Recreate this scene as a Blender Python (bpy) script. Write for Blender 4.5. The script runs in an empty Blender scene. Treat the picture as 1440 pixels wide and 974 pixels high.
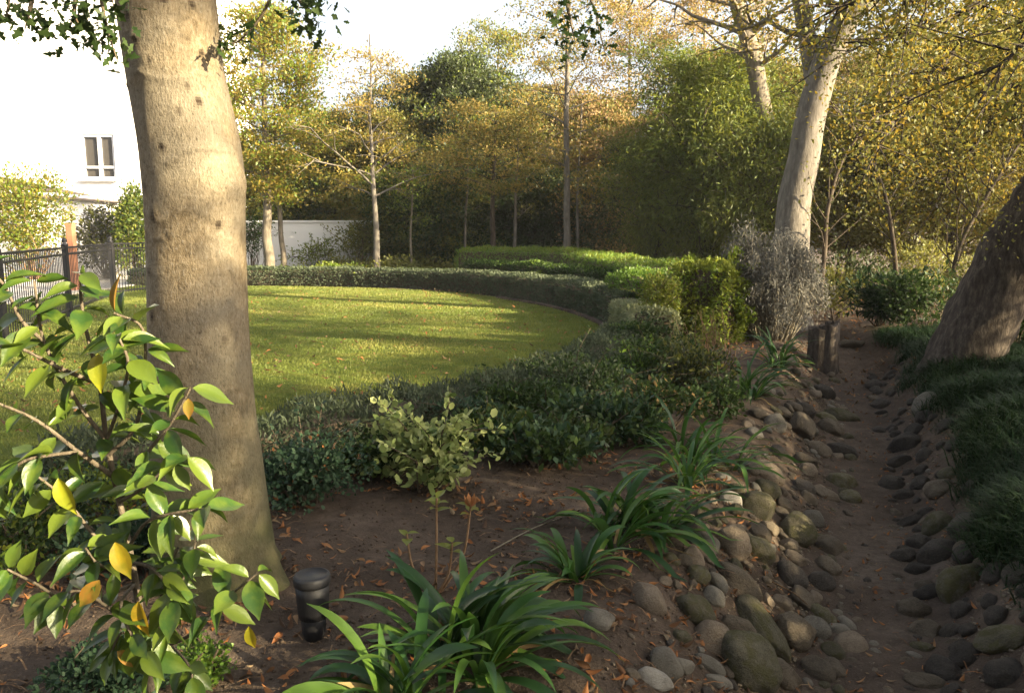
import bpy, math, random
import numpy as np
from mathutils import Vector, Matrix
from mathutils.geometry import tessellate_polygon

SC = bpy.context.scene
COL = SC.collection
R = math.radians
rng = np.random.default_rng(7)
random.seed(7)

# ------------------------------------------------------------------ camera
F_PX, PITCH, EYE = 1120.0, 8.3, 1.6          # in pixels of the 1440 x 974 photograph
cam = bpy.data.cameras.new('camera')
camo = bpy.data.objects.new('camera', cam)
COL.objects.link(camo)
cam.sensor_width = 36.0
cam.lens = 36.0 * F_PX / 1440.0
cam.clip_start, cam.clip_end = 0.05, 2000
camo.location = (0, 0, EYE)
camo.rotation_euler = (R(90 - PITCH), 0, 0)
SC.camera = camo

# ------------------------------------------------------------------ world, sun, exposure
SUN_AZ, SUN_EL = 117.0, 20.0
w = bpy.data.worlds.new('World'); SC.world = w; w.use_nodes = True
nt = w.node_tree
bg = nt.nodes['Background']
sky = nt.nodes.new('ShaderNodeTexSky'); sky.sky_type = 'NISHITA'; sky.sun_disc = False
sky.sun_elevation = R(SUN_EL); sky.sun_rotation = R(SUN_AZ)
sky.air_density = 0.9; sky.dust_density = 5.0; sky.ozone_density = 0.3
hz = nt.nodes.new('ShaderNodeHueSaturation'); hz.inputs['Saturation'].default_value = 0.45      # desaturates the sky colour towards white
nt.links.new(sky.outputs[0], hz.inputs['Color']); nt.links.new(hz.outputs[0], bg.inputs[0]); bg.inputs[1].default_value = 0.078
sl = bpy.data.lights.new('sun', 'SUN'); slo = bpy.data.objects.new('sun', sl); COL.objects.link(slo)
sl.energy = 5.0; sl.angle = R(0.55); sl.color = (1.0, 0.83, 0.53)
sd = Vector((math.sin(R(SUN_AZ)) * math.cos(R(SUN_EL)), math.cos(R(SUN_AZ)) * math.cos(R(SUN_EL)), math.sin(R(SUN_EL))))
slo.rotation_euler = sd.to_track_quat('Z', 'Y').to_euler()
vs = SC.view_settings
vs.view_transform = 'Standard'; vs.look = 'None'; vs.exposure = 2.57; vs.gamma = 1.0; vs.use_curve_mapping = False
try:
    SC.cycles.use_denoising = True
    SC.cycles.max_bounces = 7; SC.cycles.diffuse_bounces = 4; SC.cycles.glossy_bounces = 2
    SC.cycles.transmission_bounces = 4; SC.cycles.transparent_max_bounces = 6
    SC.cycles.sample_clamp_indirect = 6.0
    SC.cycles.use_light_tree = False
except Exception:
    pass

# ------------------------------------------------------------------ helpers: noise, rays
def _h(ix, iy, iz, seed):
    n = (ix * 374761393 + iy * 668265263 + iz * 2147483647 + seed * 974634533) & 0xffffffff
    n = ((n ^ (n >> 13)) * 1274126177) & 0xffffffff
    n = n ^ (n >> 16)
    return (n & 0xffff) / 65535.0
def noise3(p, seed=0):
    p = np.asarray(p, float)
    i = np.floor(p).astype(np.int64); f = p - i; u = f * f * (3 - 2 * f)
    out = 0
    for dx in (0, 1):
        for dy in (0, 1):
            for dz in (0, 1):
                wgt = (u[..., 0] if dx else 1 - u[..., 0]) * (u[..., 1] if dy else 1 - u[..., 1]) * (u[..., 2] if dz else 1 - u[..., 2])
                out = out + wgt * _h(i[..., 0] + dx, i[..., 1] + dy, i[..., 2] + dz, seed)
    return out * 2 - 1
def noise2(x, y, s, seed=0):
    x = np.asarray(x, float); y = np.asarray(y, float)
    return noise3(np.stack([x / s, y / s, np.zeros_like(x) + 0.37], -1), seed)
def sstep(a, b, x):
    t = np.clip((x - a) / (b - a), 0, 1); return t * t * (3 - 2 * t)
cp, sp = math.cos(R(PITCH)), math.sin(R(PITCH))
def ray(u, v):
    x = (u - 720.0) / F_PX; y = (487.0 - v) / F_PX
    return np.array([x, cp + y * sp, -sp + y * cp])
def A(u, v, Y):                               # the point seen at photo pixel (u, v) that lies Y metres ahead
    d = ray(u, v); t = Y / d[1]
    return np.array([0, 0, EYE]) + d * t
def PZ(u, v, z=0.0):
    d = ray(u, v); t = (z - EYE) / d[2]
    return np.array([0, 0, EYE]) + d * t
def smooth_poly(pts, n=8, closed=False):      # Catmull-Rom
    P = np.asarray(pts, float); m = len(P); out = []
    for i in range(m if closed else m - 1):
        p0, p1, p2, p3 = (P[(i - 1) % m] if closed or i > 0 else 2 * P[0] - P[1]), P[i], P[(i + 1) % m], (P[(i + 2) % m] if closed or i + 2 < m else 2 * P[-1] - P[-2])
        for k in range(n):
            t = k / n
            out.append(0.5 * (2 * p1 + (p2 - p0) * t + (2 * p0 - 5 * p1 + 4 * p2 - p3) * t * t + (3 * p1 - p0 - 3 * p2 + p3) * t ** 3))
    if not closed: out.append(P[-1])
    return np.array(out)

# ------------------------------------------------------------------ terrain
BED = [PZ(u, v, -0.36)[:2] for u, v in ((1232, 985), (1240, 900), (1237, 820), (1228, 740), (1222, 660), (1214, 600), (1205, 552), (1198, 520))]
BED = [BED[0] + (BED[0] - BED[2]) * 2.2, BED[0] + (BED[0] - BED[2]) * 1.0] + BED + [BED[-1] + np.array([0.25, 2.2]), BED[-1] + np.array([1.6, 5.2])]
BED = smooth_poly(BED, 6)
def bed_dist(x, y):                           # signed distance from the stream's centre line (positive on its right bank)
    x = np.asarray(x, float); y = np.asarray(y, float)
    best = np.full(x.shape, 1e9); sgn = np.ones(x.shape)
    for a, b in zip(BED[:-1], BED[1:]):
        d = b - a; L2 = d @ d
        t = np.clip(((x - a[0]) * d[0] + (y - a[1]) * d[1]) / L2, 0, 1)
        ex = x - a[0] - t * d[0]; ey = y - a[1] - t * d[1]
        r = np.hypot(ex, ey); m = r < best
        best = np.where(m, r, best); sgn = np.where(m, np.sign(d[1] * (x - a[0]) - d[0] * (y - a[1])), sgn)
    return best * np.where(sgn == 0, 1, sgn)
LAWN_PX = [(345, 402), (450, 403), (550, 406), (640, 411), (700, 418), (760, 428), (800, 438), (832, 451), (850, 468), (846, 490), (815, 515), (765, 540), (690, 564), (600, 588), (500, 607), (420, 624), (340, 643), (200, 665), (0, 690)]
LAWN = [PZ(u, v)[:2] for u, v in LAWN_PX] + [np.array(p) for p in ((-6.5, 4.4), (-12, 5.5), (-17, 9), (-18, 16), (-14, 22), (-10.5, 23.2))]
LAWN = smooth_poly(LAWN, 5, closed=True)
def in_poly(x, y, poly):
    x = np.asarray(x, float); y = np.asarray(y, float); c = np.zeros(x.shape, bool); n = len(poly)
    for i in range(n):
        x1, y1 = poly[i]; x2, y2 = poly[(i + 1) % n]
        if y1 == y2: continue
        k = ((y1 > y) != (y2 > y)) & (x < (x2 - x1) * (y - y1) / (y2 - y1) + x1)
        c ^= k
    return c
def zt(x, y):
    x = np.asarray(x, float); y = np.asarray(y, float)
    d = bed_dist(x, y)
    fade = 1 - 0.75 * sstep(9.5, 14.0, y)
    wl = 0.15 + 0.85 * sstep(-8, 4, -y * 0 + 4)
    z = np.where(d < 0, -0.42 * (1 - sstep(0.16, 1.05, -d)), -0.42 * (1 - sstep(0.18, 0.8, d)) + 0.14 * sstep(0.45, 1.3, d)) * fade
    far = sstep(14, 22, np.hypot(x, y))
    z = z + (1 - far) * (0.030 * noise2(x, y, 0.55, 3) + 0.012 * noise2(x, y, 0.17, 4) + 0.006 * noise2(x, y, 0.07, 5)) + 0.02 * noise2(x, y, 2.3, 6)
    lawn = in_poly(x, y, LAWN)
    return np.where(lawn, -0.06, z)
def z1(x, y): return float(zt(np.array([x]), np.array([y]))[0])
def G(u, v):                                  # where the line of sight through a photo pixel meets the ground
    d = ray(u, v); o = np.array([0, 0, EYE])
    ts = np.linspace(1.5, 60, 6000); P = o + d * ts[:, None]
    below = P[:, 2] < zt(P[:, 0], P[:, 1])
    k = int(np.argmax(below)) if below.any() else len(ts) - 1
    p = P[k]; return np.array([p[0], p[1], z1(p[0], p[1])])

# ------------------------------------------------------------------ mesh builder
class MB:
    def __init__(s): s.V = []; s.F = []; s.R = []; s.n = 0
    def add(s, V, F, r=0.5):
        V = np.asarray(V, float).reshape(-1, 3); F = np.asarray(F, np.int64)
        if len(F) == 0: return
        s.V.append(V); s.F.append(F + s.n); s.n += len(V)
        s.R.append(np.broadcast_to(np.asarray(r, float), (len(F),)).copy())
    def build(s, name, mat=None, parent=None, smooth=True, loc=None):
        me = bpy.data.meshes.new(name)
        if s.n:
            V = np.concatenate(s.V); me.vertices.add(len(V)); me.vertices.foreach_set('co', V.astype(np.float32).ravel())
            idx = np.concatenate([f.ravel() for f in s.F]); tot = np.concatenate([np.full(len(f), f.shape[1]) for f in s.F])
            me.loops.add(len(idx)); me.loops.foreach_set('vertex_index', idx.astype(np.int32))
            me.polygons.add(len(tot)); st = np.zeros(len(tot), np.int32); st[1:] = np.cumsum(tot)[:-1]
            me.polygons.foreach_set('loop_start', st)
            me.update(calc_edges=True); me.validate()
            if len(me.polygons) == len(tot):
                at = me.attributes.new('rnd', 'FLOAT', 'FACE'); at.data.foreach_set('value', np.concatenate(s.R).astype(np.float32))
            me.polygons.foreach_set('use_smooth', np.full(len(me.polygons), smooth))
            me.update()
        o = bpy.data.objects.new(name, me); COL.objects.link(o)
        if mat: me.materials.append(mat)
        if parent is not None:
            o.parent = parent
            if loc is None: o.matrix_parent_inverse = Matrix.Translation(parent.location).inverted() if parent.rotation_euler.z == 0 else (Matrix.Translation(parent.location) @ Matrix.Rotation(parent.rotation_euler.z, 4, 'Z')).inverted()
        if loc is not None: o.location = loc
        return o
def nrm(v): return v / np.maximum(np.linalg.norm(v, axis=-1, keepdims=True), 1e-9)
def inst(mb, T, P, Yd, Zd, S, rnd, sx=1.0):
    TV, TF = T; P = np.asarray(P, float); N = len(P)
    if N == 0: return
    Y = nrm(np.asarray(Yd, float)); X = nrm(np.cross(Y, Zd)); Z = np.cross(X, Y)
    S = np.broadcast_to(np.asarray(S, float), (N,))[:, None, None]
    sx = np.broadcast_to(np.asarray(sx, float), (N,))[:, None, None]
    V = P[:, None, :] + S * (TV[None, :, 0:1] * sx * X[:, None] + TV[None, :, 1:2] * Y[:, None] + TV[None, :, 2:3] * Z[:, None])
    m, k = len(TV), len(TF)
    Fc = (TF[None] + (np.arange(N) * m)[:, None, None]).reshape(-1, TF.shape[1])
    mb.add(V.reshape(-1, 3), Fc, np.repeat(np.broadcast_to(rnd, (N,)), k))
def fan(*rows): return np.array(rows, float)
L_DIA = (fan((0, 0, 0), (.26, .5, .07), (0, 1, 0), (-.26, .5, .07)), np.array([[0, 1, 2, 3]]))
L_NAR = (fan((0, 0, 0), (.12, .45, .04), (0, 1, -.08), (-.12, .45, .04)), np.array([[0, 1, 2, 3]]))
L_RND = (fan((0, 0, 0), (.3, .28, .05), (.3, .72, .04), (0, 1, -.05), (-.3, .72, .04), (-.3, .28, .05)), np.array([[0, 1, 2, 3], [0, 3, 4, 5]]))
def leaf_grid(width, rows=7, fold=.10, droop=.16, tip=1.5):
    V = []
    for i in range(rows + 1):
        t = i / rows
        ww = width * (math.sin(math.pi * min(1, t ** 0.78)) ** 0.9) * (1 if t < .97 else .2) * (1 - .35 * sstep(.62, .95, t)) if 0 < t < 1 else 0.012
        z = -droop * t * t
        for sgn in (-1, -.5, 0, .5, 1):
            V.append((sgn * ww, t, z + fold * abs(sgn) * (1 if t < 1 else 0) * ww * 4))
    F = []
    for i in range(rows):
        for j in range(4):
            a = i * 5 + j; F.append((a, a + 1, a + 6, a + 5))
    return (np.array(V), np.array(F))
L_CAM = [leaf_grid(.235, 8, .11, .14), leaf_grid(.20, 8, .17, .34), leaf_grid(.25, 8, .07, .02)]
L_LOB = (fan((0, 0, 0), (.2, .2, .03), (.12, .35, 0), (.33, .5, .05), (.15, .62, 0), (.24, .8, .04), (0, 1, -.05), (-.24, .8, .04), (-.15, .62, 0), (-.33, .5, .05), (-.12, .35, 0), (-.2, .2, .03)),
         np.array([[0, 1, 2, 11], [11, 2, 10, 10]])[:1])
L_LOB = (L_LOB[0], np.array([[0, 1, 2, 10], [0, 2, 10, 11], [2, 3, 4, 10], [10, 4, 8, 9], [4, 5, 6, 8], [8, 6, 7, 7]])[:5])
def tube(mb, pts, rad, sides=6, rnd=0.5, cap=False):
    P = np.asarray(pts, float); n = len(P); rad = np.broadcast_to(np.asarray(rad, float), (n,))
    T = np.gradient(P, axis=0); T = nrm(T)
    ref = np.array([0, 0, 1.0]) if abs(T[0, 2]) < .9 else np.array([1.0, 0, 0])
    X = nrm(np.cross(T, ref)); Y = np.cross(T, X)
    a = np.arange(sides) * 2 * math.pi / sides
    V = P[:, None] + rad[:, None, None] * (np.cos(a)[None, :, None] * X[:, None] + np.sin(a)[None, :, None] * Y[:, None])
    i = np.arange(n - 1)[:, None] * sides; j = np.arange(sides)[None]; k = (j + 1) % sides
    Fq = np.stack([i + j, i + k, i + sides + k, i + sides + j], -1).reshape(-1, 4)
    mb.add(V.reshape(-1, 3), Fq, rnd)
    if cap:
        mb.add(np.vstack([V[-1], P[-1:]]), [(j, (j + 1) % sides, sides) for j in range(sides)], rnd)
def box(mb, c, s, rz=0.0, rnd=0.5):
    x, y, z = np.array(s) / 2
    V = np.array([(-x, -y, -z), (x, -y, -z), (x, y, -z), (-x, y, -z), (-x, -y, z), (x, -y, z), (x, y, z), (-x, y, z)])
    ca, sa = math.cos(rz), math.sin(rz)
    V = np.stack([V[:, 0] * ca - V[:, 1] * sa, V[:, 0] * sa + V[:, 1] * ca, V[:, 2]], -1) + np.array(c)
    mb.add(V, [(0, 3, 2, 1), (4, 5, 6, 7), (0, 1, 5, 4), (1, 2, 6, 5), (2, 3, 7, 6), (3, 0, 4, 7)], rnd)
def lathe(mb, c, prof, n=24, rnd=0.5, flute=0.0):
    a = np.arange(n) * 2 * math.pi / n; m = len(prof)
    V = []
    for k, (r, z) in enumerate(prof):
        rr = r * (1 - flute * (np.arange(n) % 2))
        V.append(np.stack([c[0] + rr * np.cos(a), c[1] + rr * np.sin(a), np.full(n, c[2] + z)], -1))
    i = np.arange(m - 1)[:, None] * n; j = np.arange(n)[None]; k = (j + 1) % n
    mb.add(np.concatenate(V), np.stack([i + j, i + k, i + n + k, i + n + j], -1).reshape(-1, 4), rnd)

# ------------------------------------------------------------------ object helpers
def tag(o, label, cat, group=None, kind=None):
    if label: o['label'] = label
    if cat: o['category'] = cat
    if group: o['group'] = group
    if kind: o['kind'] = kind
    return o
def thing(name, label, cat, loc=(0, 0, 0), group=None):
    o = bpy.data.objects.new(name, None); COL.objects.link(o); o.location = [float(c) for c in loc]; o.empty_display_size = .1
    return tag(o, label, cat, group)

# ------------------------------------------------------------------ materials
def mk(name):
    m = bpy.data.materials.new(name); m.use_nodes = True
    t = m.node_tree; b = t.nodes['Principled BSDF']; return m, t, b
def ramp(t, cols, src, interp='LINEAR'):
    r = t.nodes.new('ShaderNodeValToRGB'); e = r.color_ramp; e.interpolation = interp
    while len(e.elements) < len(cols): e.elements.new(0.5)
    for i, c in enumerate(cols):
        if len(c) == 4: p, c = c[0], c[1:]
        else: p = i / max(1, len(cols) - 1)
        e.elements[i].position = p; e.elements[i].color = (*c, 1)
    t.links.new(src, r.inputs[0]); return r.outputs[0]
def texco(t, kind='Object', scale=(1, 1, 1)):
    tc = t.nodes.new('ShaderNodeTexCoord'); mp = t.nodes.new('ShaderNodeMapping'); mp.inputs['Scale'].default_value = scale
    t.links.new(tc.outputs[kind], mp.inputs[0]); return mp.outputs[0]
def nz(t, co, s, det=4, rough=.55, dist=0.0):
    n = t.nodes.new('ShaderNodeTexNoise'); n.inputs['Scale'].default_value = s; n.inputs['Detail'].default_value = det
    n.inputs['Roughness'].default_value = rough; n.inputs['Distortion'].default_value = dist
    if co is not None: t.links.new(co, n.inputs['Vector'])
    return n.outputs[0]
def mixc(t, f, a, b, mode='MIX'):
    m = t.nodes.new('ShaderNodeMix'); m.data_type = 'RGBA'; m.blend_type = mode
    for sock, v in ((m.inputs[0], f), (m.inputs[6], a), (m.inputs[7], b)):
        if isinstance(v, (int, float)): sock.default_value = v
        elif isinstance(v, tuple): sock.default_value = (*v, 1)
        else: t.links.new(v, sock)
    return m.outputs[2]
def math_(t, op, a, b=None):
    m = t.nodes.new('ShaderNodeMath'); m.operation = op
    for s, v in zip(m.inputs, (a, b)):
        if v is None: continue
        if isinstance(v, (int, float)): s.default_value = v
        else: t.links.new(v, s)
    return m.outputs[0]
def bump(t, b, h, st=.3, d=.02):
    n = t.nodes.new('ShaderNodeBump'); n.inputs['Strength'].default_value = st; n.inputs['Distance'].default_value = d
    t.links.new(h, n.inputs['Height']); t.links.new(n.outputs[0], b.inputs['Normal'])
def leafmat(name, cols, rough=.45, trans=.35, spec=.35, tcol=None, vein=False):
    m, t, b = mk(name)
    at = t.nodes.new('ShaderNodeAttribute'); at.attribute_name = 'rnd'
    c = ramp(t, cols, at.outputs['Fac'])
    if vein:
        c = mixc(t, ramp(t, [(.42, 0, 0, 0), (.62, .75, .75, .75)], nz(t, texco(t), 22, 4, .6)), c, mixc(t, .8, c, (.10, .14, .016)))
    t.links.new(c, b.inputs['Base Color']); b.inputs['Roughness'].default_value = rough
    b.inputs['Specular IOR Level'].default_value = spec
    if vein: bump(t, b, nz(t, texco(t), 90, 3), .25, .004)
    tr = t.nodes.new('ShaderNodeBsdfTranslucent')
    tc = mixc(t, .65, c, tcol or tuple(min(1, x * 1.6) for x in cols[-1][-3:]), 'MIX')
    t.links.new(tc, tr.inputs['Color'])
    ms = t.nodes.new('ShaderNodeMixShader'); ms.inputs[0].default_value = trans
    t.links.new(b.outputs[0], ms.inputs[1]); t.links.new(tr.outputs[0], ms.inputs[2])
    t.links.new(ms.outputs[0], t.nodes['Material Output'].inputs['Surface']); return m
def barkmat(name, c1, c2, c3, scale=1.0, vert=.25, bst=.6, moss=None):
    m, t, b = mk(name)
    co = texco(t, 'Object', (scale, scale, scale * vert))
    n1 = nz(t, co, 9, 6, .65); n2 = nz(t, co, 40, 4, .6); n3 = nz(t, texco(t), 1.6 * scale, 3)
    c = ramp(t, [(.3, *c1), (.52, *c2), (.72, *c3)], n1)
    c = mixc(t, math_(t, 'MULTIPLY', n2, .5), c, c1)
    if moss: c = mixc(t, ramp(t, [(.5, 0, 0, 0), (.66, 1, 1, 1)], n3), c, moss)
    t.links.new(c, b.inputs['Base Color']); b.inputs['Roughness'].default_value = .9; b.inputs['Specular IOR Level'].default_value = .15
    bump(t, b, math_(t, 'ADD', n1, math_(t, 'MULTIPLY', n2, .5)), bst, .02); return m
def plain(name, c, rough=.6, metal=0.0, var=.15, s=8, bst=.1):
    m, t, b = mk(name); co = texco(t); n = nz(t, co, s, 5)
    cc = mixc(t, n, tuple(x * (1 - var) for x in c), tuple(min(1, x * (1 + var)) for x in c))
    t.links.new(cc, b.inputs['Base Color']); b.inputs['Roughness'].default_value = rough; b.inputs['Metallic'].default_value = metal
    bump(t, b, nz(t, co, s * 6, 4), bst, .01); return m

M = {}
M['dark'] = leafmat('leaf_dark_green', [(.012, .028, .008), (.03, .055, .014), (.055, .085, .02)], .5, .25, .2)
M['deep'] = leafmat('leaf_evergreen', [(.014, .026, .007), (.032, .048, .012), (.06, .07, .018)], .5, .25)
M['olive'] = leafmat('leaf_olive', [(.06, .075, .016), (.105, .115, .022), (.17, .155, .03)], .55, .4)
M['bright'] = leafmat('leaf_bright_green', [(.05, .11, .014), (.09, .165, .02), (.15, .22, .03)], .45, .35)
M['lime'] = leafmat('leaf_lime', [(.06, .12, .012), (.11, .16, .018), (.19, .20, .025)], .45, .4)
M['yellow'] = leafmat('leaf_yellow', [(.085, .095, .02), (.16, .145, .024), (.27, .20, .03)], .5, .42)
M['gold'] = leafmat('leaf_gold', [(.09, .095, .018), (.17, .145, .022), (.28, .19, .028)], .5, .42)
M['orange'] = leafmat('leaf_orange', [(.12, .115, .03), (.23, .18, .04), (.36, .24, .06)], .5, .42)
M['russet'] = leafmat('leaf_russet', [(.15, .105, .045), (.24, .16, .065), (.33, .22, .09)], .55, .4)
M['willow'] = leafmat('leaf_willow', [(.035, .065, .012), (.085, .12, .02), (.18, .18, .025)], .5, .4)
M['grey'] = leafmat('leaf_silver', [(.07, .072, .058), (.11, .108, .09), (.16, .15, .13)], .7, .25)
M['lavender'] = leafmat('leaf_grey_green', [(.035, .05, .025), (.06, .08, .042), (.10, .115, .065)], .65, .25)
M['lavlit'] = leafmat('leaf_grey_green_lit', [(.12, .15, .07), (.2, .22, .11), (.28, .28, .15)], .6, .3)  # paler copy of the grey green leaf, with sunlight put into its colour
M['blueish'] = leafmat('leaf_blue_green', [(.016, .038, .018), (.03, .06, .03), (.055, .09, .048)], .55, .2, .18)
M['varieg'] = leafmat('leaf_pale_variegated', [(.09, .14, .03), (.22, .27, .08), (.38, .40, .16)], .5, .35)
M['camellia'] = leafmat('leaf_camellia', [(.016, .044, .010), (.036, .08, .014), (.10, .14, .02)], .36, .3, .45, (.16, .24, .02), True)
M['camyel'] = leafmat('leaf_camellia_yellow', [(.20, .22, .015), (.34, .28, .016), (.38, .23, .02)], .35, .4, .4, (.55, .34, .02), True)
M['cambrown'] = leafmat('leaf_camellia_brown', [(.16, .09, .03), (.26, .12, .025), (.34, .16, .03)], .5, .3, .3, (.4, .18, .03), True)
M['strap'] = leafmat('leaf_strap', [(.018, .05, .016), (.03, .085, .018), (.075, .14, .022)], .4, .25, .3, (.12, .24, .03))
M['deadleaf'] = leafmat('dead_strap_leaf', [(.12, .075, .03), (.22, .15, .06), (.30, .23, .11)], .7, .2, .15)
M['mondo'] = leafmat('leaf_mondo', [(.008, .02, .008), (.016, .036, .012), (.03, .055, .018)], .55, .15, .15)
M['grass'] = leafmat('grass_blade', [(.072, .104, .02), (.132, .165, .034), (.235, .22, .06)], .5, .35, .25)
M['litter'] = leafmat('fallen_leaf', [(.06, .034, .02), (.12, .06, .028), (.24, .09, .028), (.30, .13, .045), (.20, .15, .09)], .6, .15, .2)
M['shrubstem'] = barkmat('grey_brown_stem', (.075, .06, .042), (.13, .108, .08), (.20, .17, .13), 8)
M['twig'] = barkmat('twig_bark', (.06, .045, .03), (.11, .085, .06), (.17, .14, .10), 4)
M['brownstem'] = barkmat('brown_stem', (.12, .07, .04), (.22, .14, .08), (.32, .23, .14), 6)
M['palestem'] = barkmat('pale_stem', (.16, .14, .10), (.26, .23, .17), (.36, .33, .26), 6)
M['darkbark'] = barkmat('dark_bark', (.035, .026, .018), (.075, .058, .042), (.12, .10, .075), 2)
M['greybark'] = barkmat('grey_bark', (.09, .075, .055), (.17, .145, .11), (.25, .22, .17), 2)
M['palebark'] = barkmat('pale_bark', (.085, .074, .06), (.155, .137, .115), (.25, .225, .19), 2)
M['roughbark'] = barkmat('rough_bark', (.022, .018, .015), (.072, .058, .047), (.15, .125, .10), 2.4, .3, 1.0)
M['white'] = plain('white_render', (.80, .79, .78), .85, 0, .05, 2)
M['pav'] = plain('pale_paving', (.55, .52, .48), .85, 0, .12, 1.5)
M['iron'] = plain('dark_iron', (.025, .024, .026), .5, .2, .3, 12)
M['roof'] = plain('brown_roof_tile', (.16, .11, .08), .8, 0, .3, 6)
M['frame'] = plain('grey_window_frame', (.42, .43, .46), .5, 0, .05)
M['glass'], _t, _b = mk('dark_window_glass'); _b.inputs['Base Color'].default_value = (.05, .045, .04, 1); _b.inputs['Roughness'].default_value = .08
M['curtain'] = plain('curtain_cloth', (.12, .085, .05), .9, 0, .3, 20)
M['brick'] = plain('red_brown_brick', (.30, .13, .07), .85, 0, .25, 14)
M['plastic'] = plain('black_plastic', (.008, .008, .010), .55, 0, .3, 40, .15)

def soilmat(name, c1, c2, c3, s=1.0):
    m, t, b = mk(name); co = texco(t)
    n1 = nz(t, co, 1.3 * s, 5, .6); n2 = nz(t, co, 11 * s, 6, .7); n3 = nz(t, co, 70 * s, 4, .6)
    c = ramp(t, [(.32, *c1), (.5, *c2), (.7, *c3)], n1)
    c = mixc(t, ramp(t, [(.42, 0, 0, 0), (.68, .8, .8, .8)], n2), c, c1)
    c = mixc(t, ramp(t, [(.55, 0, 0, 0), (.75, .6, .6, .6)], n3), c, c3)
    t.links.new(c, b.inputs['Base Color']); b.inputs['Roughness'].default_value = .95; b.inputs['Specular IOR Level'].default_value = .1
    bump(t, b, math_(t, 'ADD', n2, math_(t, 'MULTIPLY', n3, .55)), .8, .03); return m
M['soil'] = soilmat('garden_soil', (.05, .037, .028), (.092, .068, .051), (.15, .115, .088))
M['bed'] = soilmat('stream_bed_soil', (.056, .042, .033), (.098, .075, .059), (.155, .124, .10), 1.3)
def lawnmat():
    m, t, b = mk('lawn_turf'); co = texco(t)
    n1 = nz(t, co, .35, 4); n2 = nz(t, co, 2.2, 5, .65); n3 = nz(t, co, 60, 4, .7)
    c = ramp(t, [(.3, .07, .105, .016), (.5, .125, .16, .024), (.68, .21, .20, .04)], n2)
    c = mixc(t, ramp(t, [(.45, 0, 0, 0), (.7, .6, .6, .6)], n1), c, (.13, .12, .025))
    c = mixc(t, math_(t, 'MULTIPLY', n3, .55), c, (.03, .045, .01))
    t.links.new(c, b.inputs['Base Color']); b.inputs['Roughness'].default_value = .9; b.inputs['Specular IOR Level'].default_value = .1
    bump(t, b, math_(t, 'ADD', n3, n2), .8, .03); return m
M['lawn'] = lawnmat()
def stonemat(name, c1, c2, c3, moss=None):
    m, t, b = mk(name)
    oi = t.nodes.new('ShaderNodeObjectInfo'); tc = t.nodes.new('ShaderNodeTexCoord')
    add = t.nodes.new('ShaderNodeVectorMath'); add.operation = 'MULTIPLY_ADD'
    t.links.new(oi.outputs['Random'], add.inputs[0]); add.inputs[1].default_value = (37, 17, 53); t.links.new(tc.outputs['Object'], add.inputs[2])
    co = add.outputs[0]
    n1 = nz(t, co, 1.3, 5, .6, .4); n2 = nz(t, co, 9, 5, .7); n3 = nz(t, co, 34, 3, .6)
    c = ramp(t, [(.3, *c1), (.5, *c2), (.7, *c3)], n1)
    c = mixc(t, ramp(t, [(.46, 0, 0, 0), (.62, .75, .75, .75)], n2), c, c3)
    c = mixc(t, ramp(t, [(.53, 0, 0, 0), (.64, .6, .6, .6)], n3), c, tuple(x * .4 for x in c1))
    if moss: c = mixc(t, ramp(t, [(.46, 0, 0, 0), (.6, .8, .8, .8)], nz(t, co, 2.2, 4, .65)), c, moss)
    hsv = t.nodes.new('ShaderNodeHueSaturation'); t.links.new(c, hsv.inputs['Color'])
    mr = t.nodes.new('ShaderNodeMapRange'); mr.inputs[3].default_value = .7; mr.inputs[4].default_value = 1.25
    t.links.new(oi.outputs['Random'], mr.inputs[0]); t.links.new(mr.outputs[0], hsv.inputs['Value'])
    t.links.new(hsv.outputs[0], b.inputs['Base Color']); b.inputs['Roughness'].default_value = .75; b.inputs['Specular IOR Level'].default_value = .3
    bump(t, b, math_(t, 'ADD', n2, math_(t, 'MULTIPLY', n3, .5)), .7, .12); return m
M['s_tan'] = stonemat('tan_stone', (.15, .115, .078), (.225, .175, .125), (.31, .25, .185))
M['s_brown'] = stonemat('brown_stone', (.09, .07, .048), (.14, .112, .078), (.21, .17, .125))
M['s_olive'] = stonemat('mossy_stone', (.075, .066, .04), (.125, .11, .068), (.19, .17, .115), (.09, .085, .025))
M['s_grey'] = stonemat('grey_stone', (.13, .115, .09), (.2, .18, .145), (.28, .255, .21))
M['s_dark'] = stonemat('dark_stone', (.036, .03, .024), (.06, .05, .041), (.10, .085, .07))
M['s_white'] = stonemat('white_stone', (.22, .20, .165), (.32, .295, .25), (.42, .39, .34))
#SETTING
# ================================================================== THE SETTING
def axis(lo, hi, step, far, grow=1.22):
    a = list(np.arange(lo, hi + 1e-6, step)); s = step; x = a[-1]
    while x < far: s *= grow; x += s; a.append(x)
    s = step; x = a[0]
    while x > -far: s *= grow; x -= s; a.insert(0, x)
    return np.array(a)
gx, gy = axis(-3.0, 6.5, .045, 700), axis(1.6, 9.0, .045, 700)
X, Y = np.meshgrid(gx, gy); Z = zt(X, Y)
mb = MB(); i = np.arange(len(gy) - 1)[:, None] * len(gx); j = np.arange(len(gx) - 1)[None]
mb.add(np.stack([X, Y, Z], -1), np.stack([i + j, i + j + 1, i + j + 1 + len(gx), i + j + len(gx)], -1).reshape(-1, 4))
tag(mb.build('ground', M['soil']), 'brown garden soil under the beds and trees', None, None, 'structure')
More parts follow.
